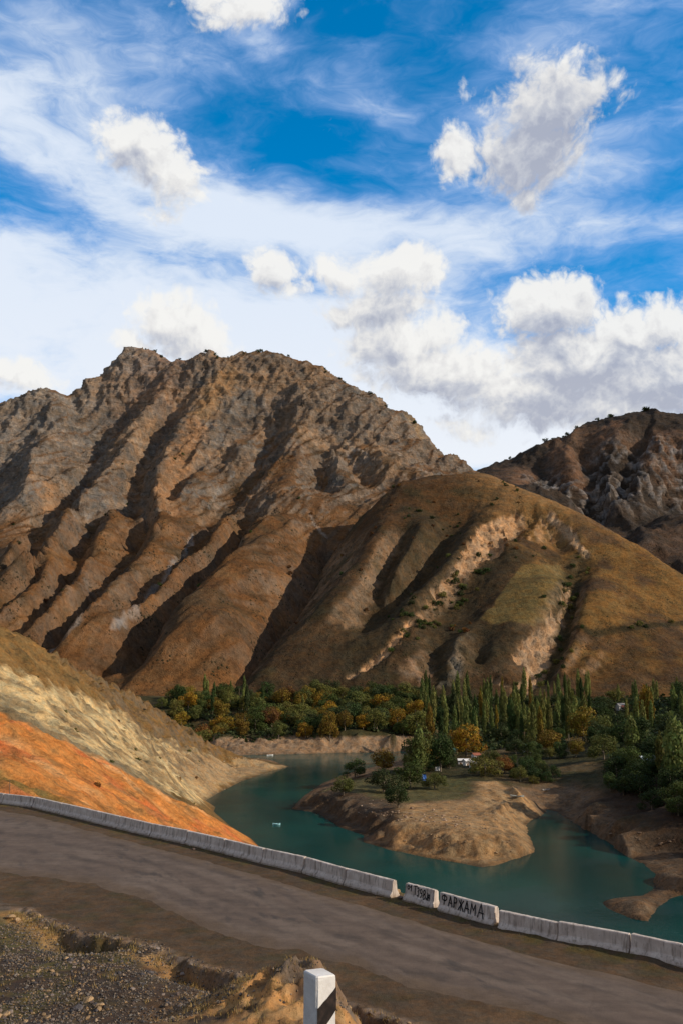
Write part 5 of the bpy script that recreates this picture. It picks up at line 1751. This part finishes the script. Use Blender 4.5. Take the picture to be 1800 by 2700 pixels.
# single trees that can be told apart: kind, px, base py, height px, palette, width factor, label
SINGLE = [
    ('broadleaf_tree', 1012, 2040, 56, GOLD, 1.15, 'golden orange tree at the inner shore of the peninsula, beside the water'),
    ('broadleaf_tree', 935, 2050, 44, GREEN, 1.2, 'low dark green tree left of the golden one on the peninsula shore'),
    ('broadleaf_tree', 1049, 2130, 50, GREEN, 1.1, 'round dark green bush tree alone on the edge of the peninsula plateau'),
    ('broadleaf_tree', 905, 2098, 46, OLIVE, 1.2, 'yellow green bush tree at the left end of the peninsula'),
    ('broadleaf_tree', 1010, 2088, 52, GREEN, 1.4, 'broad dark tree in the middle of the peninsula, left of the blue tarpaulin'),
    ('broadleaf_tree', 1080, 2078, 66, GREEN, 1.1, 'dull green tree behind the round bush on the peninsula'),
    ('broadleaf_tree', 1145, 2082, 38, OLIVE, 1.4, 'yellowish low tree right of the blue tarpaulin'),
    ('broadleaf_tree', 1278, 2046, 50, OLIVE, 1.35, 'round olive yellow tree right of the white sheds'),
    ('broadleaf_tree', 1330, 2040, 40, RUST, 1.2, 'rusty low tree beside the round olive one'),
    ('broadleaf_tree', 1228, 1994, 78, GOLD, 1.05, 'big orange topped tree above the white sheds'),
    ('broadleaf_tree', 1100, 2040, 98, OLIVE, .72, 'tall bushy green tree at the peninsula neck, nearest the water'),
    ('poplar_tree', 1104, 2042, 112, POPG, 1.3, 'leaning poplar within the tall green tree at the peninsula neck'),
    ('broadleaf_tree', 1160, 2035, 96, GREEN, .7, 'tall dark tree right of the leaning poplar'),
    ('broadleaf_tree', 1517, 1998, 44, GOLD, 1.0, 'small orange crowned tree left of the pale track'),
    ('broadleaf_tree', 1583, 1958, 62, OLIVE, 1.0, 'round olive tree standing over the pale track'),
    ('broadleaf_tree', 1536, 1955, 84, GOLD, .8, 'golden brown tree at the right end of the poplar wood'),
    ('broadleaf_tree', 1046, 1925, 50, GOLD, .9, 'bright orange tree alone among dark green ones above the far bank'),
    ('broadleaf_tree', 1575, 1990, 40, OLIVE, 1.0, 'small yellow green tree under the pale track'),
    ('poplar_tree', 1668, 2012, 108, POPG, 1.35, 'tall slim poplar above the dark grove, left of the pale blue roof'),
    ('poplar_tree', 1744, 2062, 108, OLIVE, .95, 'thin yellowish poplar right of the pale blue roof'),
    ('poplar_tree', 1782, 2072, 158, POPG, 1.4, 'tallest full poplar near the right edge of the photo'),
    ('poplar_tree', 1702, 1918, 92, GOLD, 1.3, 'yellow poplar standing out of the green row on the right'),
    ('poplar_tree', 1715, 1916, 88, GOLD, 1.2, 'second yellow poplar, just right of the brightest one'),
    ('poplar_tree', 1786, 1848, 52, OLIVE, .9, 'pale slender poplar against the hill at the right edge'),
    ('poplar_tree', 1425, 1975, 96, GOLD, .9, 'yellow poplar in the middle of the village poplars'),
    ('broadleaf_tree', 870, 1955, 70, GOLD, .55, 'narrow yellow tree on the far bank above the cut bank'),
    ('broadleaf_tree', 848, 1952, 42, GOLD, .5, 'small narrow yellow tree on the rim of the far bank'),
    ('broadleaf_tree', 806, 1950, 42, GOLD, .9, 'bright yellow tree on the rim of the far bank'),
    ('broadleaf_tree', 735, 1948, 40, OLIVE, .9, 'yellow green tree on the rim of the far bank, leftmost'),
    ('broadleaf_tree', 428, 1868, 26, OLIVE, 1.1, 'bright green round bush tree just right of the spur crest'),
]
for kind, px, py, hp, pal, wd, lb in SINGLE:
    x, y, z = at(px, py)
    if in_water(x, y):
        y += 6
        z = float(valley(x, y))
    h = hp / F * math.hypot(y, x) * (1.2 if kind == 'broadleaf_tree' else 1.02)
    wd *= 1.15
    placed.append((x, y, 4.0))
    plant(kind, x, y, z, h, pal, lb, None, wd)


SPAN = {'autumn wood behind the far bank': (430, 900), 'green wood behind the middle of the far bank': (860, 1120), 'poplars in the wood behind the far bank': (500, 1150), 'poplars of the village wood': (1090, 1560),
        'low trees under the village poplars': (1080, 1600), 'shaded grove on the right': (1560, 1850), 'poplars of the shaded grove on the right': (1600, 1850), 'dark trees on the slope over the right inlet': (1600, 1850),
        'trees on the neck of the peninsula': (1090, 1480), 'shrubs on the neck of the peninsula': (1060, 1400), 'low trees along the head of the dry cove': (1330, 1500)}


def scatter(n, xr, yr, kind, hr, pals, wts, sep, where, group, cond=None, wide=(1, 1), tries=14):
    k = 0
    for _ in range(n * tries):
        if k >= n: break
        x, y = trng.uniform(*xr), trng.uniform(*yr)
        px = 900 + x / (y / 1.03) * F
        if px < -60 or px > 1900 or in_water(x, y): continue
        if cond is not None and not cond(x, y, px): continue
        if not free(x, y, sep): continue
        z = float(valley(x, y))
        if y > 590: z = max(z, float(mount(x, y)) if x < 60 else z, float(hill(x, y)))
        pal = pals[int(trng.choice(len(pals), p=wts))]
        h_ = trng.uniform(*hr)
        q = (h_ - hr[0]) / (hr[1] - hr[0])
        size = 'tall ' if q > .67 else 'short ' if q < .33 else ''
        pa, pb = max(0, 900 + xr[0] / yr[1] * F), min(1800, 900 + xr[1] / yr[0] * F)
        if cond is not None: pa, pb = SPAN.get(group, (pa, pb))
        side = ['left end', 'left half', 'middle', 'right half', 'right end'][int(np.clip((px - pa) / (pb - pa) * 5, 0, 4))]
        row = ['front', 'second', 'third', 'rear'][int(np.clip((y - yr[0]) / (yr[1] - yr[0]) * 4, 0, 3))]
        plant(kind, x, y, z, h_, pal, f'{size}{NAMES[id(pal)]} {where}, {row} row, {side}', group, trng.uniform(*wide))
        k += 1
    return k


def shore_d(x, y):
    return float(-signed(np.array(x), np.array(y), shore_poly))


# autumn orchard behind the far bank
scatter(84, (-115, 10), (497, 628), 'broadleaf_tree', (8.5, 14), [GOLD, OLIVE, GREEN, RUST], [.26, .36, .32, .06], 5.6, 'broad tree in the far bank autumn wood', 'autumn wood behind the far bank', lambda x, y, px: px > 415 + (628 - y) * .3 and px < 900 and shore_d(x, y) > 12, (1.1, 1.45))
scatter(56, (-10, 75), (497, 628), 'broadleaf_tree', (9, 14.5), [GREEN, GREEN, OLIVE, GOLD], [.4, .25, .23, .12], 6.4, 'round tree in the far bank green wood', 'green wood behind the middle of the far bank', lambda x, y, px: 860 < px < 1120 and shore_d(x, y) > 12, (1.1, 1.4))
scatter(11, (-95, 80), (560, 632), 'poplar_tree', (11, 17), [POPG, GREEN], [.6, .4], 4, 'poplar rising from the far bank woods', 'poplars in the wood behind the far bank', lambda x, y, px: 500 < px < 1150)
# village poplars and trees
scatter(110, (40, 185), (420, 622), 'poplar_tree', (14, 23), [POPG, OLIVE, GREEN, GOLD], [.52, .22, .18, .08], 3.0, 'poplar in the village poplar wood', 'poplars of the village wood', lambda x, y, px: 1090 < px < 1560 and shore_d(x, y) > 18 and not (y < 450 and px > 1480), (.62, .98))
scatter(44, (40, 190), (395, 628), 'broadleaf_tree', (7, 11.5), [GREEN, OLIVE, GOLD], [.74, .17, .09], 5.6, 'tree under the village poplars', 'low trees under the village poplars', lambda x, y, px: 1080 < px < 1600 and shore_d(x, y) > 16 and not (1560 < px < 1700 and 428 < y < 470), (1.1, 1.5))
# right grove
scatter(36, (90, 250), (300, 628), 'broadleaf_tree', (8, 13), [GREEN, OLIVE], [.88, .12], 6.0, 'tree in the shaded right grove', 'shaded grove on the right', lambda x, y, px: 1560 < px < 1900 and shore_d(x, y) > 22 and not (px < 1680 and 420 < y < 480), (1.1, 1.6))
scatter(24, (100, 250), (380, 625), 'poplar_tree', (12, 18), [POPG, OLIVE], [.75, .25], 4, 'poplar in the shaded right grove', 'poplars of the shaded grove on the right', lambda x, y, px: 1600 < px < 1900)
scatter(46, (70, 130), (218, 325), 'broadleaf_tree', (5.5, 9), [GREEN], [1.0], 4.2, 'tree on the right inlet slope', 'dark trees on the slope over the right inlet', lambda x, y, px: px > 1600 + max(0, (285 - y)) * 3.0 and shore_d(x, y) > 13, (1.2, 1.6))
scatter(14, (40, 75), (318, 372), 'broadleaf_tree', (3.5, 6), [GREEN, OLIVE], [.7, .3], 4.2, 'low tree above the dry cove', 'low trees along the head of the dry cove', lambda x, y, px: 1330 < px < 1500, (1.1, 1.5))
scatter(26, (28, 90), (352, 415), 'broadleaf_tree', (4, 7.5), [GREEN, OLIVE, GOLD], [.62, .26, .12], 4.0, 'tree on the peninsula neck', 'trees on the neck of the peninsula', lambda x, y, px: 1090 < px < 1480 and shore_d(x, y) > 10 and not (1195 < px < 1275 and y < 400), (1.1, 1.5))
scatter(20, (18, 80), (330, 410), 'shrub', (1.6, 3.2), [GREEN, OLIVE, RUST], [.5, .3, .2], 2.4, 'shrub on the peninsula neck', 'shrubs on the neck of the peninsula', lambda x, y, px: 1060 < px < 1400, (1.1, 1.6))

# undergrowth that closes the woods: nobody could count it
ux, uy = trng.uniform(-120, 260, 90000), trng.uniform(300, 632, 90000)
upx = 900 + ux / (uy / 1.03) * F
usd = -signed(ux, uy, shore_poly)
uk = (usd > 14) & (upx > 420 + (628 - uy) * .3) & (upx < 1900) & ((uy > 497) | (upx > 1100) & (uy > 415) | (upx > 1600)) & ~((upx > 1490) & (upx < 1690) & (uy > 425) & (uy < 475))
uk &= fbm(pts3(ux / 9, uy / 9, 5), 3) > -.12
ux, uy = ux[uk][:34000], uy[uk][:34000]
n = len(ux)
uz = np.maximum(valley(ux, uy), np.where(uy > 595, hill(ux, uy), -99)) + trng.uniform(.2, 2.4, n) * (.5 + .5 * (fbm(pts3(ux / 5, uy / 5, 8), 2) > 0))
nn = trng.normal(size=(n, 3)); nn[:, 2] = abs(nn[:, 2]) + .4; nn /= np.linalg.norm(nn, axis=1)[:, None]
aa = np.cross(nn, trng.normal(size=(n, 3))); aa /= np.linalg.norm(aa, axis=1)[:, None]; bb = np.cross(nn, aa)
ss = trng.uniform(.5, 1.2, (n, 1)); cc_ = np.stack([ux, uy, uz], -1)
me = quads_mesh('undergrowth', np.stack([cc_ - aa * ss, cc_ + bb * ss, cc_ + aa * ss, cc_ - bb * ss], 1), 4)
va = me.attributes.new('leafvar', 'FLOAT', 'FACE'); va.data.foreach_set('value', trng.uniform(0, 1, n).astype(np.float32))
o = obj('undergrowth', me, m_lf, kind='stuff', label='dark undergrowth between the trees'); o.color = (.050, .065, .020, 1)

# shrubs on the hills
def hside(px, y, yr):
    a = ['far left', 'left', 'centre left', 'centre right', 'right', 'far right'][int(np.clip(px / 300, 0, 5))]
    b = ['low down', 'lower half', 'upper half', 'high up'][int(np.clip((y - yr[0]) / (yr[1] - yr[0]) * 4, 0, 3))]
    return f'{a}, {b}'


def scatter_hill(n, field, xr, yr, hr, pals, dens, where, group, small=False, kind='shrub'):
    k = 0
    for _ in range(n * 30):
        if k >= n: break
        x, y = trng.uniform(*xr), trng.uniform(*yr)
        if not dens(x, y): continue
        px = 900 + x / (y / 1.0) * F
        if px < -20 or px > 1820: continue
        z = float(field(x, y))
        pal = pals[int(trng.integers(len(pals)))]
        h = trng.uniform(*hr)
        if small:
            o = bpy.data.objects.new('shrub', SMALLB[int(trng.integers(3))]); COL.objects.link(o)
            o.location = (x, y, z - .2); s = h / 1.9; o.scale = (s * 1.2, s * 1.2, s); o.rotation_euler = (0, 0, trng.uniform(0, 6.28))
            o.color = (*(np.array(pal[int(trng.integers(len(pal)))]) * trng.uniform(.7, 1.1)), 1)
            tag(o, f'small {NAMES[id(pal)]} shrub {where}, {hside(px, y, yr)}', 'bush', group)
        else:
            plant('shrub', x, y, z - .1, h, pal, f'{NAMES[id(pal)]} shrub {where}, {hside(px, y, yr)}', group, trng.uniform(1.0, 1.5))
        k += 1
ravw = hits(hill, c4(*RAV)); terw = hits(hill, c4((1030, 570), (1150, 560), (1330, 535), (1568, 510)))
sl = hits(hill, c4((620, 250), (520, 360), (440, 460), (340, 560), (260, 640)))
fld = hits(hill, FIELD)
def nearline(l, w):
    return lambda x, y: float(seg_dist(np.array(x), np.array(y), l)[0]) < w * abs(trng.normal(0, .6)) + 1
scatter_hill(24, hill, (60, 260), (640, 960), (2.5, 5), [GREEN, OLIVE], nearline(ravw, 10), 'in the ravine beside the lower scar', 'shrubs in the ravine of the hill', )
scatter_hill(48, hill, (-40, 220), (640, 960), (2.4, 5.5), [GREEN, OLIVE], nearline(sl, 16), 'under the long landslide scar', 'shrubs under the long landslide scar')
scatter_hill(9, hill, (120, 340), (640, 800), (2.5, 4.5), [GREEN, OLIVE, GOLD], nearline(terw, 2.5), 'along the terrace edge on the golden slope', 'shrubs along the terrace edge')
scatter_hill(66, hill, (-60, 200), (620, 1000), (1.8, 4.4), [GREEN, RUST], lambda x, y: perlin(np.array([[x / 40, y / 40, 3.3]]))[0] > .05 and not inside(np.array(x), np.array(y), fld), 'on the brown hill flank', 'small shrubs on the hill flank', small=True)
scatter_hill(34, mount, (-380, 120), (1300, 1480), (3.0, 6.0), [GREEN], lambda x, y: any(abs(x - a) < 14 and -16 < b - y < 22 for a, b, c in sky_w), 'on the mountain skyline', 'shrubs on the skyline of the mountain', small=True)
scatter_hill(44, mount, (-400, 150), (700, 1250), (2.4, 5.0), [GREEN, RUST], lambda x, y: perlin(np.array([[x / 60, y / 60, 7.3]]))[0] > .1, 'on the gullied mountain slope', 'shrubs on the mountain slope', small=True)
scatter_hill(24, farm, (300, 900), (2050, 2230), (7, 13), [GREEN], lambda x, y: any(abs(x - a) < 30 and -25 < b - y < 40 for a, b, c in f_w), 'on the far right mountain crest', 'shrubs on the far crest', small=True)
scatter_hill(30, valley, (-100, -25), (110, 425), (.5, 1.5), [OLIVE, RUST], lambda x, y: not in_water(x, y) and perlin(np.array([[x / 14, y / 14, 9.3]]))[0] > .05, 'dotting the slope of the left spur', 'tiny shrubs on the left spur', small=True)

# ------------------------------------------------------------------ houses, sheds, boats, poles
def flat_mat(name, col, rough=.7, var=.25, sc=2.0):
    m, g, b = material(name, rough, .25)
    tc = g.n('ShaderNodeTexCoord').outputs['Object']
    nn = g.noise(tc, sc, 6, .6)
    g.link(g.vmath('SCALE', (col), scale=g.rng(nn, .3, .7, 1 - var, 1 + var)), b.inputs['Base Color'])
    return m
m_plaster = flat_mat('whitewashed_plaster', (.62, .58, .54)); m_clay = flat_mat('clay_wall', (.36, .25, .17)); m_slate = flat_mat('pale_blue_sheet_roof', (.50, .56, .60), .45)
m_red = flat_mat('rusty_red_roof', (.30, .10, .055), .6); m_dk = flat_mat('dark_opening', (.02, .02, .022), .4); m_wood = flat_mat('door_wood', (.17, .09, .045)); m_teal = flat_mat('teal_roof', (.06, .16, .16), .5)
m_white = flat_mat('white_sheet', (.75, .74, .73), .5, .1); m_blue = flat_mat('blue_tarp', (.02, .10, .38), .5, .2); m_grey = flat_mat('grey_roof', (.30, .28, .26))


def box(V, Fc, x0, x1, y0, y1, z0, z1):
    b = len(V)
    V += [(x0, y0, z0), (x1, y0, z0), (x1, y1, z0), (x0, y1, z0), (x0, y0, z1), (x1, y0, z1), (x1, y1, z1), (x0, y1, z1)]
    Fc += [(b, b + 3, b + 2, b + 1), (b + 4, b + 5, b + 6, b + 7), (b, b + 1, b + 5, b + 4), (b + 1, b + 2, b + 6, b + 5), (b + 2, b + 3, b + 7, b + 6), (b + 3, b, b + 4, b + 7)]
def boxes(name, lst):
    V, Fc = [], []
    for q in lst: box(V, Fc, *q)
    return py_mesh(name, V, Fc)


def house(px, py, w, d, h, wallm, roofm, rz, label, name='house', lift=0):
    x, y, z = at(px, py)
    z += lift
    r = empty(name, (x, y, z), label, 'house' if name == 'house' else 'shed', rz=math.radians(rz))
    V, Fc = [], []
    g_ = h + w * .0 + d * .28
    # gabled body
    V = [(-w / 2, -d / 2, -1), (w / 2, -d / 2, -1), (w / 2, d / 2, -1), (-w / 2, d / 2, -1), (-w / 2, -d / 2, h), (w / 2, -d / 2, h), (w / 2, d / 2, h), (-w / 2, d / 2, h), (-w / 2, 0, g_), (w / 2, 0, g_)]
    Fc = [(0, 1, 5, 4), (2, 3, 7, 6), (1, 2, 6, 9, 5), (3, 0, 4, 8, 7)]
    obj('wall', py_mesh('wall', V, Fc), wallm, parent=r)
    o_, t = .35, .08
    sl_ = (g_ - h) / (d / 2)
    V, Fc = [], []
    for sgn in (-1, 1):
        b = len(V)
        y1, z1 = sgn * (d / 2 + o_), h - o_ * sl_
        for yy, zz in ((0, g_), (y1, z1)):
            for dz in (.02, .02 + t):
                V += [(-w / 2 - o_, yy, zz + dz), (w / 2 + o_, yy, zz + dz)]
        Fc += [(b, b + 1, b + 5, b + 4), (b + 2, b + 6, b + 7, b + 3), (b + 4, b + 5, b + 7, b + 6), (b, b + 4, b + 6, b + 2), (b + 1, b + 3, b + 7, b + 5)]
    rf = obj('roof', py_mesh('roof', V, Fc), roofm, parent=r)
    obj('door', boxes('door', [(-w * .08 - .45, -w * .08 + .45, -d / 2 - .04, -d / 2 + .02, 0, min(2.0, h * .8))]), m_wood, parent=r)
    for xx in (-w * .33, w * .27):
        fr = obj('window', boxes('window', [(xx - .5, xx + .5, -d / 2 - .05, -d / 2 + .02, h * .38, h * .78)]), m_white, parent=r)
        obj('pane', boxes('pane', [(xx - .4, xx - .03, -d / 2 - .06, -d / 2 - .02, h * .42, h * .74), (xx + .03, xx + .4, -d / 2 - .06, -d / 2 - .02, h * .42, h * .74)]), m_dk, parent=fr)
    return r
house(1709, 2024, 6.2, 4.6, 2.5, m_clay, m_slate, 18, 'small house with a pale blue sheet roof in the grove at the right')
house(1659, 1880, 9.0, 6.0, 3.0, m_clay, m_red, -14, 'house with a rusty red roof above the grove at the right')
house(1640, 1872, 7.0, 5.0, 2.8, m_plaster, m_grey, 10, 'grey roofed house left of the rusty red roof')
house(1393, 1985, 4.2, 3.6, 2.4, m_plaster, m_teal, -35, 'small pinkish white house among the village poplars')
house(1799, 1948, 4.5, 4.0, 3.0, m_plaster, m_grey, -20, 'white walled house at the right edge behind the tallest poplar')
house(1182, 1993, 6.5, 4.0, 2.2, m_clay, m_teal, 8, 'long low shed with a teal roof under the orange topped tree', 'shed')
house(1229, 2018, 2.4, 2.0, 1.9, m_white, m_white, 30, 'brightest white shed behind the round olive tree', 'shed')
house(1246, 2022, 2.6, 2.2, 1.5, m_white, m_grey, -20, 'white shed with grey roof touching the round olive tree', 'shed')
house(1213, 2014, 2.0, 1.8, 1.5, m_white, m_white, 5, 'smallest white shed, leftmost of the three sheds', 'shed')
house(1253, 2003, 3.0, 2.4, 2.0, m_plaster, m_red, 25, 'pinkish shed standing above the three white sheds', 'shed')

def lump(name, px, py, size, mat, label, cat, lift=0.0, asp=(1, 1, 1)):
    x, y, z = at(px, py)
    V = iv * np.array(asp) * size * (1 + .12 * perlin(iv * 1.7 + 3))[:, None]
    return obj(name, py_mesh(name, V, ifc), mat, label=label, cat=cat, loc=(x, y, z + lift + size * asp[2] * .5))
def tarp(px, py, w, h, mat, label, rz):
    x, y, z = at(px, py)
    n_ = 6; V, Fc = [], []
    for i in range(n_ + 1):
        for j in range(n_ + 1):
            u, v = i / n_ - .5, j / n_
            V.append((u * w, -.5 * h * (1 - v) + .06 * math.sin(9 * u + 4 * v), h * v * (1 - .1 * math.cos(u * 5)) + .0))
    for i in range(n_):
        for j in range(n_):
            a = i * (n_ + 1) + j; Fc.append((a, a + n_ + 1, a + n_ + 2, a + 1))
    b = len(V)
    V += [(x_, .9 * h, 0.0) for x_ in (-w / 2, w / 2)] ; 
    Fc.append((b, n_, (n_ + 1) * n_ + n_, b + 1))
    Fc.append((0, n_, b)); Fc.append(((n_ + 1) * n_, b + 1, (n_ + 1) * n_ + n_))
    o = obj('tarpaulin', py_mesh('tarpaulin', V, Fc), mat, label=label, cat='tarpaulin', loc=(x, y, z))
    o.rotation_euler = (0, 0, rz); return o
tarp(1117, 2058, 1.3, 2.0, m_blue, 'bright blue tarpaulin tent on the peninsula', .2)
tarp(1152, 2032, 1.6, 1.4, m_white, 'small white sheet over a stall on the peninsula neck', -.3)


def boat(px, py, L, label, mat, z=0.0, rz=0.0, ground=False):
    if ground: x, y, z = at(px, py)
    else: x, y, _ = PZ(px, py, 0)
    r = empty('rowing_boat', (x, y, z), label, 'boat', rz=rz)
    V, Fc = [], []
    n_ = 9
    for i in range(n_):
        t = i / (n_ - 1); w = .55 * math.sin(math.pi * min(1, .12 + t * .88)) ** .6 * (1 if t < .8 else (1 - t) * 5 * .9 + .1)
        sh_ = .35 + .18 * (2 * t - 1) ** 2
        u = (t - .5) * L
        V += [(u, -w, sh_), (u, -w * .6, .02), (u, 0, -.06), (u, w * .6, .02), (u, w, sh_), (u, w * .88, sh_ - .02), (u, w * .5, .1), (u, -w * .5, .1), (u, -w * .88, sh_ - .02)]
    for i in range(n_ - 1):
        for j in range(9):
            a = i * 9 + j; b = i * 9 + (j + 1) % 9
            Fc.append((a, b, b + 9, a + 9))
    Fc.append(tuple(range(9))); Fc.append(tuple(reversed(range((n_ - 1) * 9, n_ * 9))))
    obj('hull', py_mesh('hull', V, Fc), mat, parent=r)
    for t in (-.15, .2):
        obj('bench', boxes('bench', [(t * L - .1, t * L + .1, -.42, .42, .24, .28)]), m_wood, parent=r)
    return r
boat(730, 2175, 2.2, 'small pale blue boat shape added for a glint on the open water', flat_mat('pale_blue_glint', (.30, .55, .62)), rz=.25)  # boat hull added in place of a glint on the water
boat(713, 1992, 3.6, 'small white boat at the foot of the far bank', m_white, rz=.6)
boat(1362, 2104, 4.2, 'pale grey boat drawn up in the dry cove', flat_mat('pale_grey_paint', (.52, .55, .50)), ground=True, rz=-.2)
boat(1440, 2084, 3.2, 'weathered boat lying on the cove slope', m_grey, ground=True, rz=.5)


def pole(px, py, h, label, field=valley):
    x, y, z = at(px, py, field)
    r = empty('utility_pole', (x, y, z - .3), label, 'pole')
    V, Fc = [], []
    for k, (r_, z_) in enumerate(((.16, 0), (.11, h))):
        for j in range(8): V.append((r_ * math.cos(j * .785), r_ * math.sin(j * .785), z_))
    for j in range(8): Fc.append((j, (j + 1) % 8, 8 + (j + 1) % 8, 8 + j))
    Fc.append(tuple(range(8, 16)))
    obj('mast', py_mesh('mast', V, Fc, True), m_wd, parent=r)
    obj('cross_arm', boxes('cross_arm', [(-.9, .9, -.05, .05, h - .6, h - .48)]), m_wd, parent=r)
pole(631, 1852, 9.5, 'dark utility pole rising above the autumn wood')
pole(1382, 1972, 7.5, 'thin pale pole beside the small house in the poplars')

# boulders on the shore and debris on the peninsula
brng = np.random.default_rng(5)
def boulder(px, py, s, col, label, group):
    x, y, z = at(px, py)
    if in_water(x, y): return
    o = bpy.data.objects.new('boulder', stone_meshes[int(brng.integers(7))]); COL.objects.link(o)
    o.location = (x, y, z + s * .1); o.scale = (s, s * brng.uniform(.7, 1.2), s * brng.uniform(.6, 1)); o.rotation_euler = (0, 0, brng.uniform(0, 6.28))
    k = brng.uniform(.8, 1.2); o.color = (*[c * k for c in col], 1)
    tag(o, label, 'boulder', group)
for k in range(46):
    t = brng.random(); px = 1040 + t * 170 + brng.normal(0, 8); py = 2140 + t * 22 + brng.normal(8, 9)
    boulder(px, py, brng.uniform(.25, .75), (.34, .24, .16), 'pale boulder on the broken front edge of the peninsula', 'boulders along the peninsula front')
for k in range(70):
    boulder(brng.uniform(1060, 1400), brng.uniform(2160, 2270), brng.uniform(.12, .5), (.28, .19, .11), 'small brown boulder on the steep face of the peninsula', 'boulders on the peninsula face')
for k in range(22):
    boulder(brng.uniform(930, 1040), brng.uniform(2110, 2160), brng.uniform(.2, .55), (.30, .22, .16), 'light boulder on the dark left bank of the peninsula', 'boulders on the left bank of the peninsula')
for k in range(34):
    px = brng.uniform(1470, 1800); boulder(px, 2140 + (px - 1470) * .35 + brng.normal(0, 22), brng.uniform(.2, .7), (.15, .10, .065), 'brown boulder on the terraced right bank', 'boulders on the right bank')
for k in range(30):
    px = brng.uniform(480, 700); boulder(px, 2000 + (px < 600) * brng.uniform(0, 90), brng.uniform(.25, .8), (.34, .25, .15), 'tan boulder on the end of the left spur', 'boulders on the left spur')
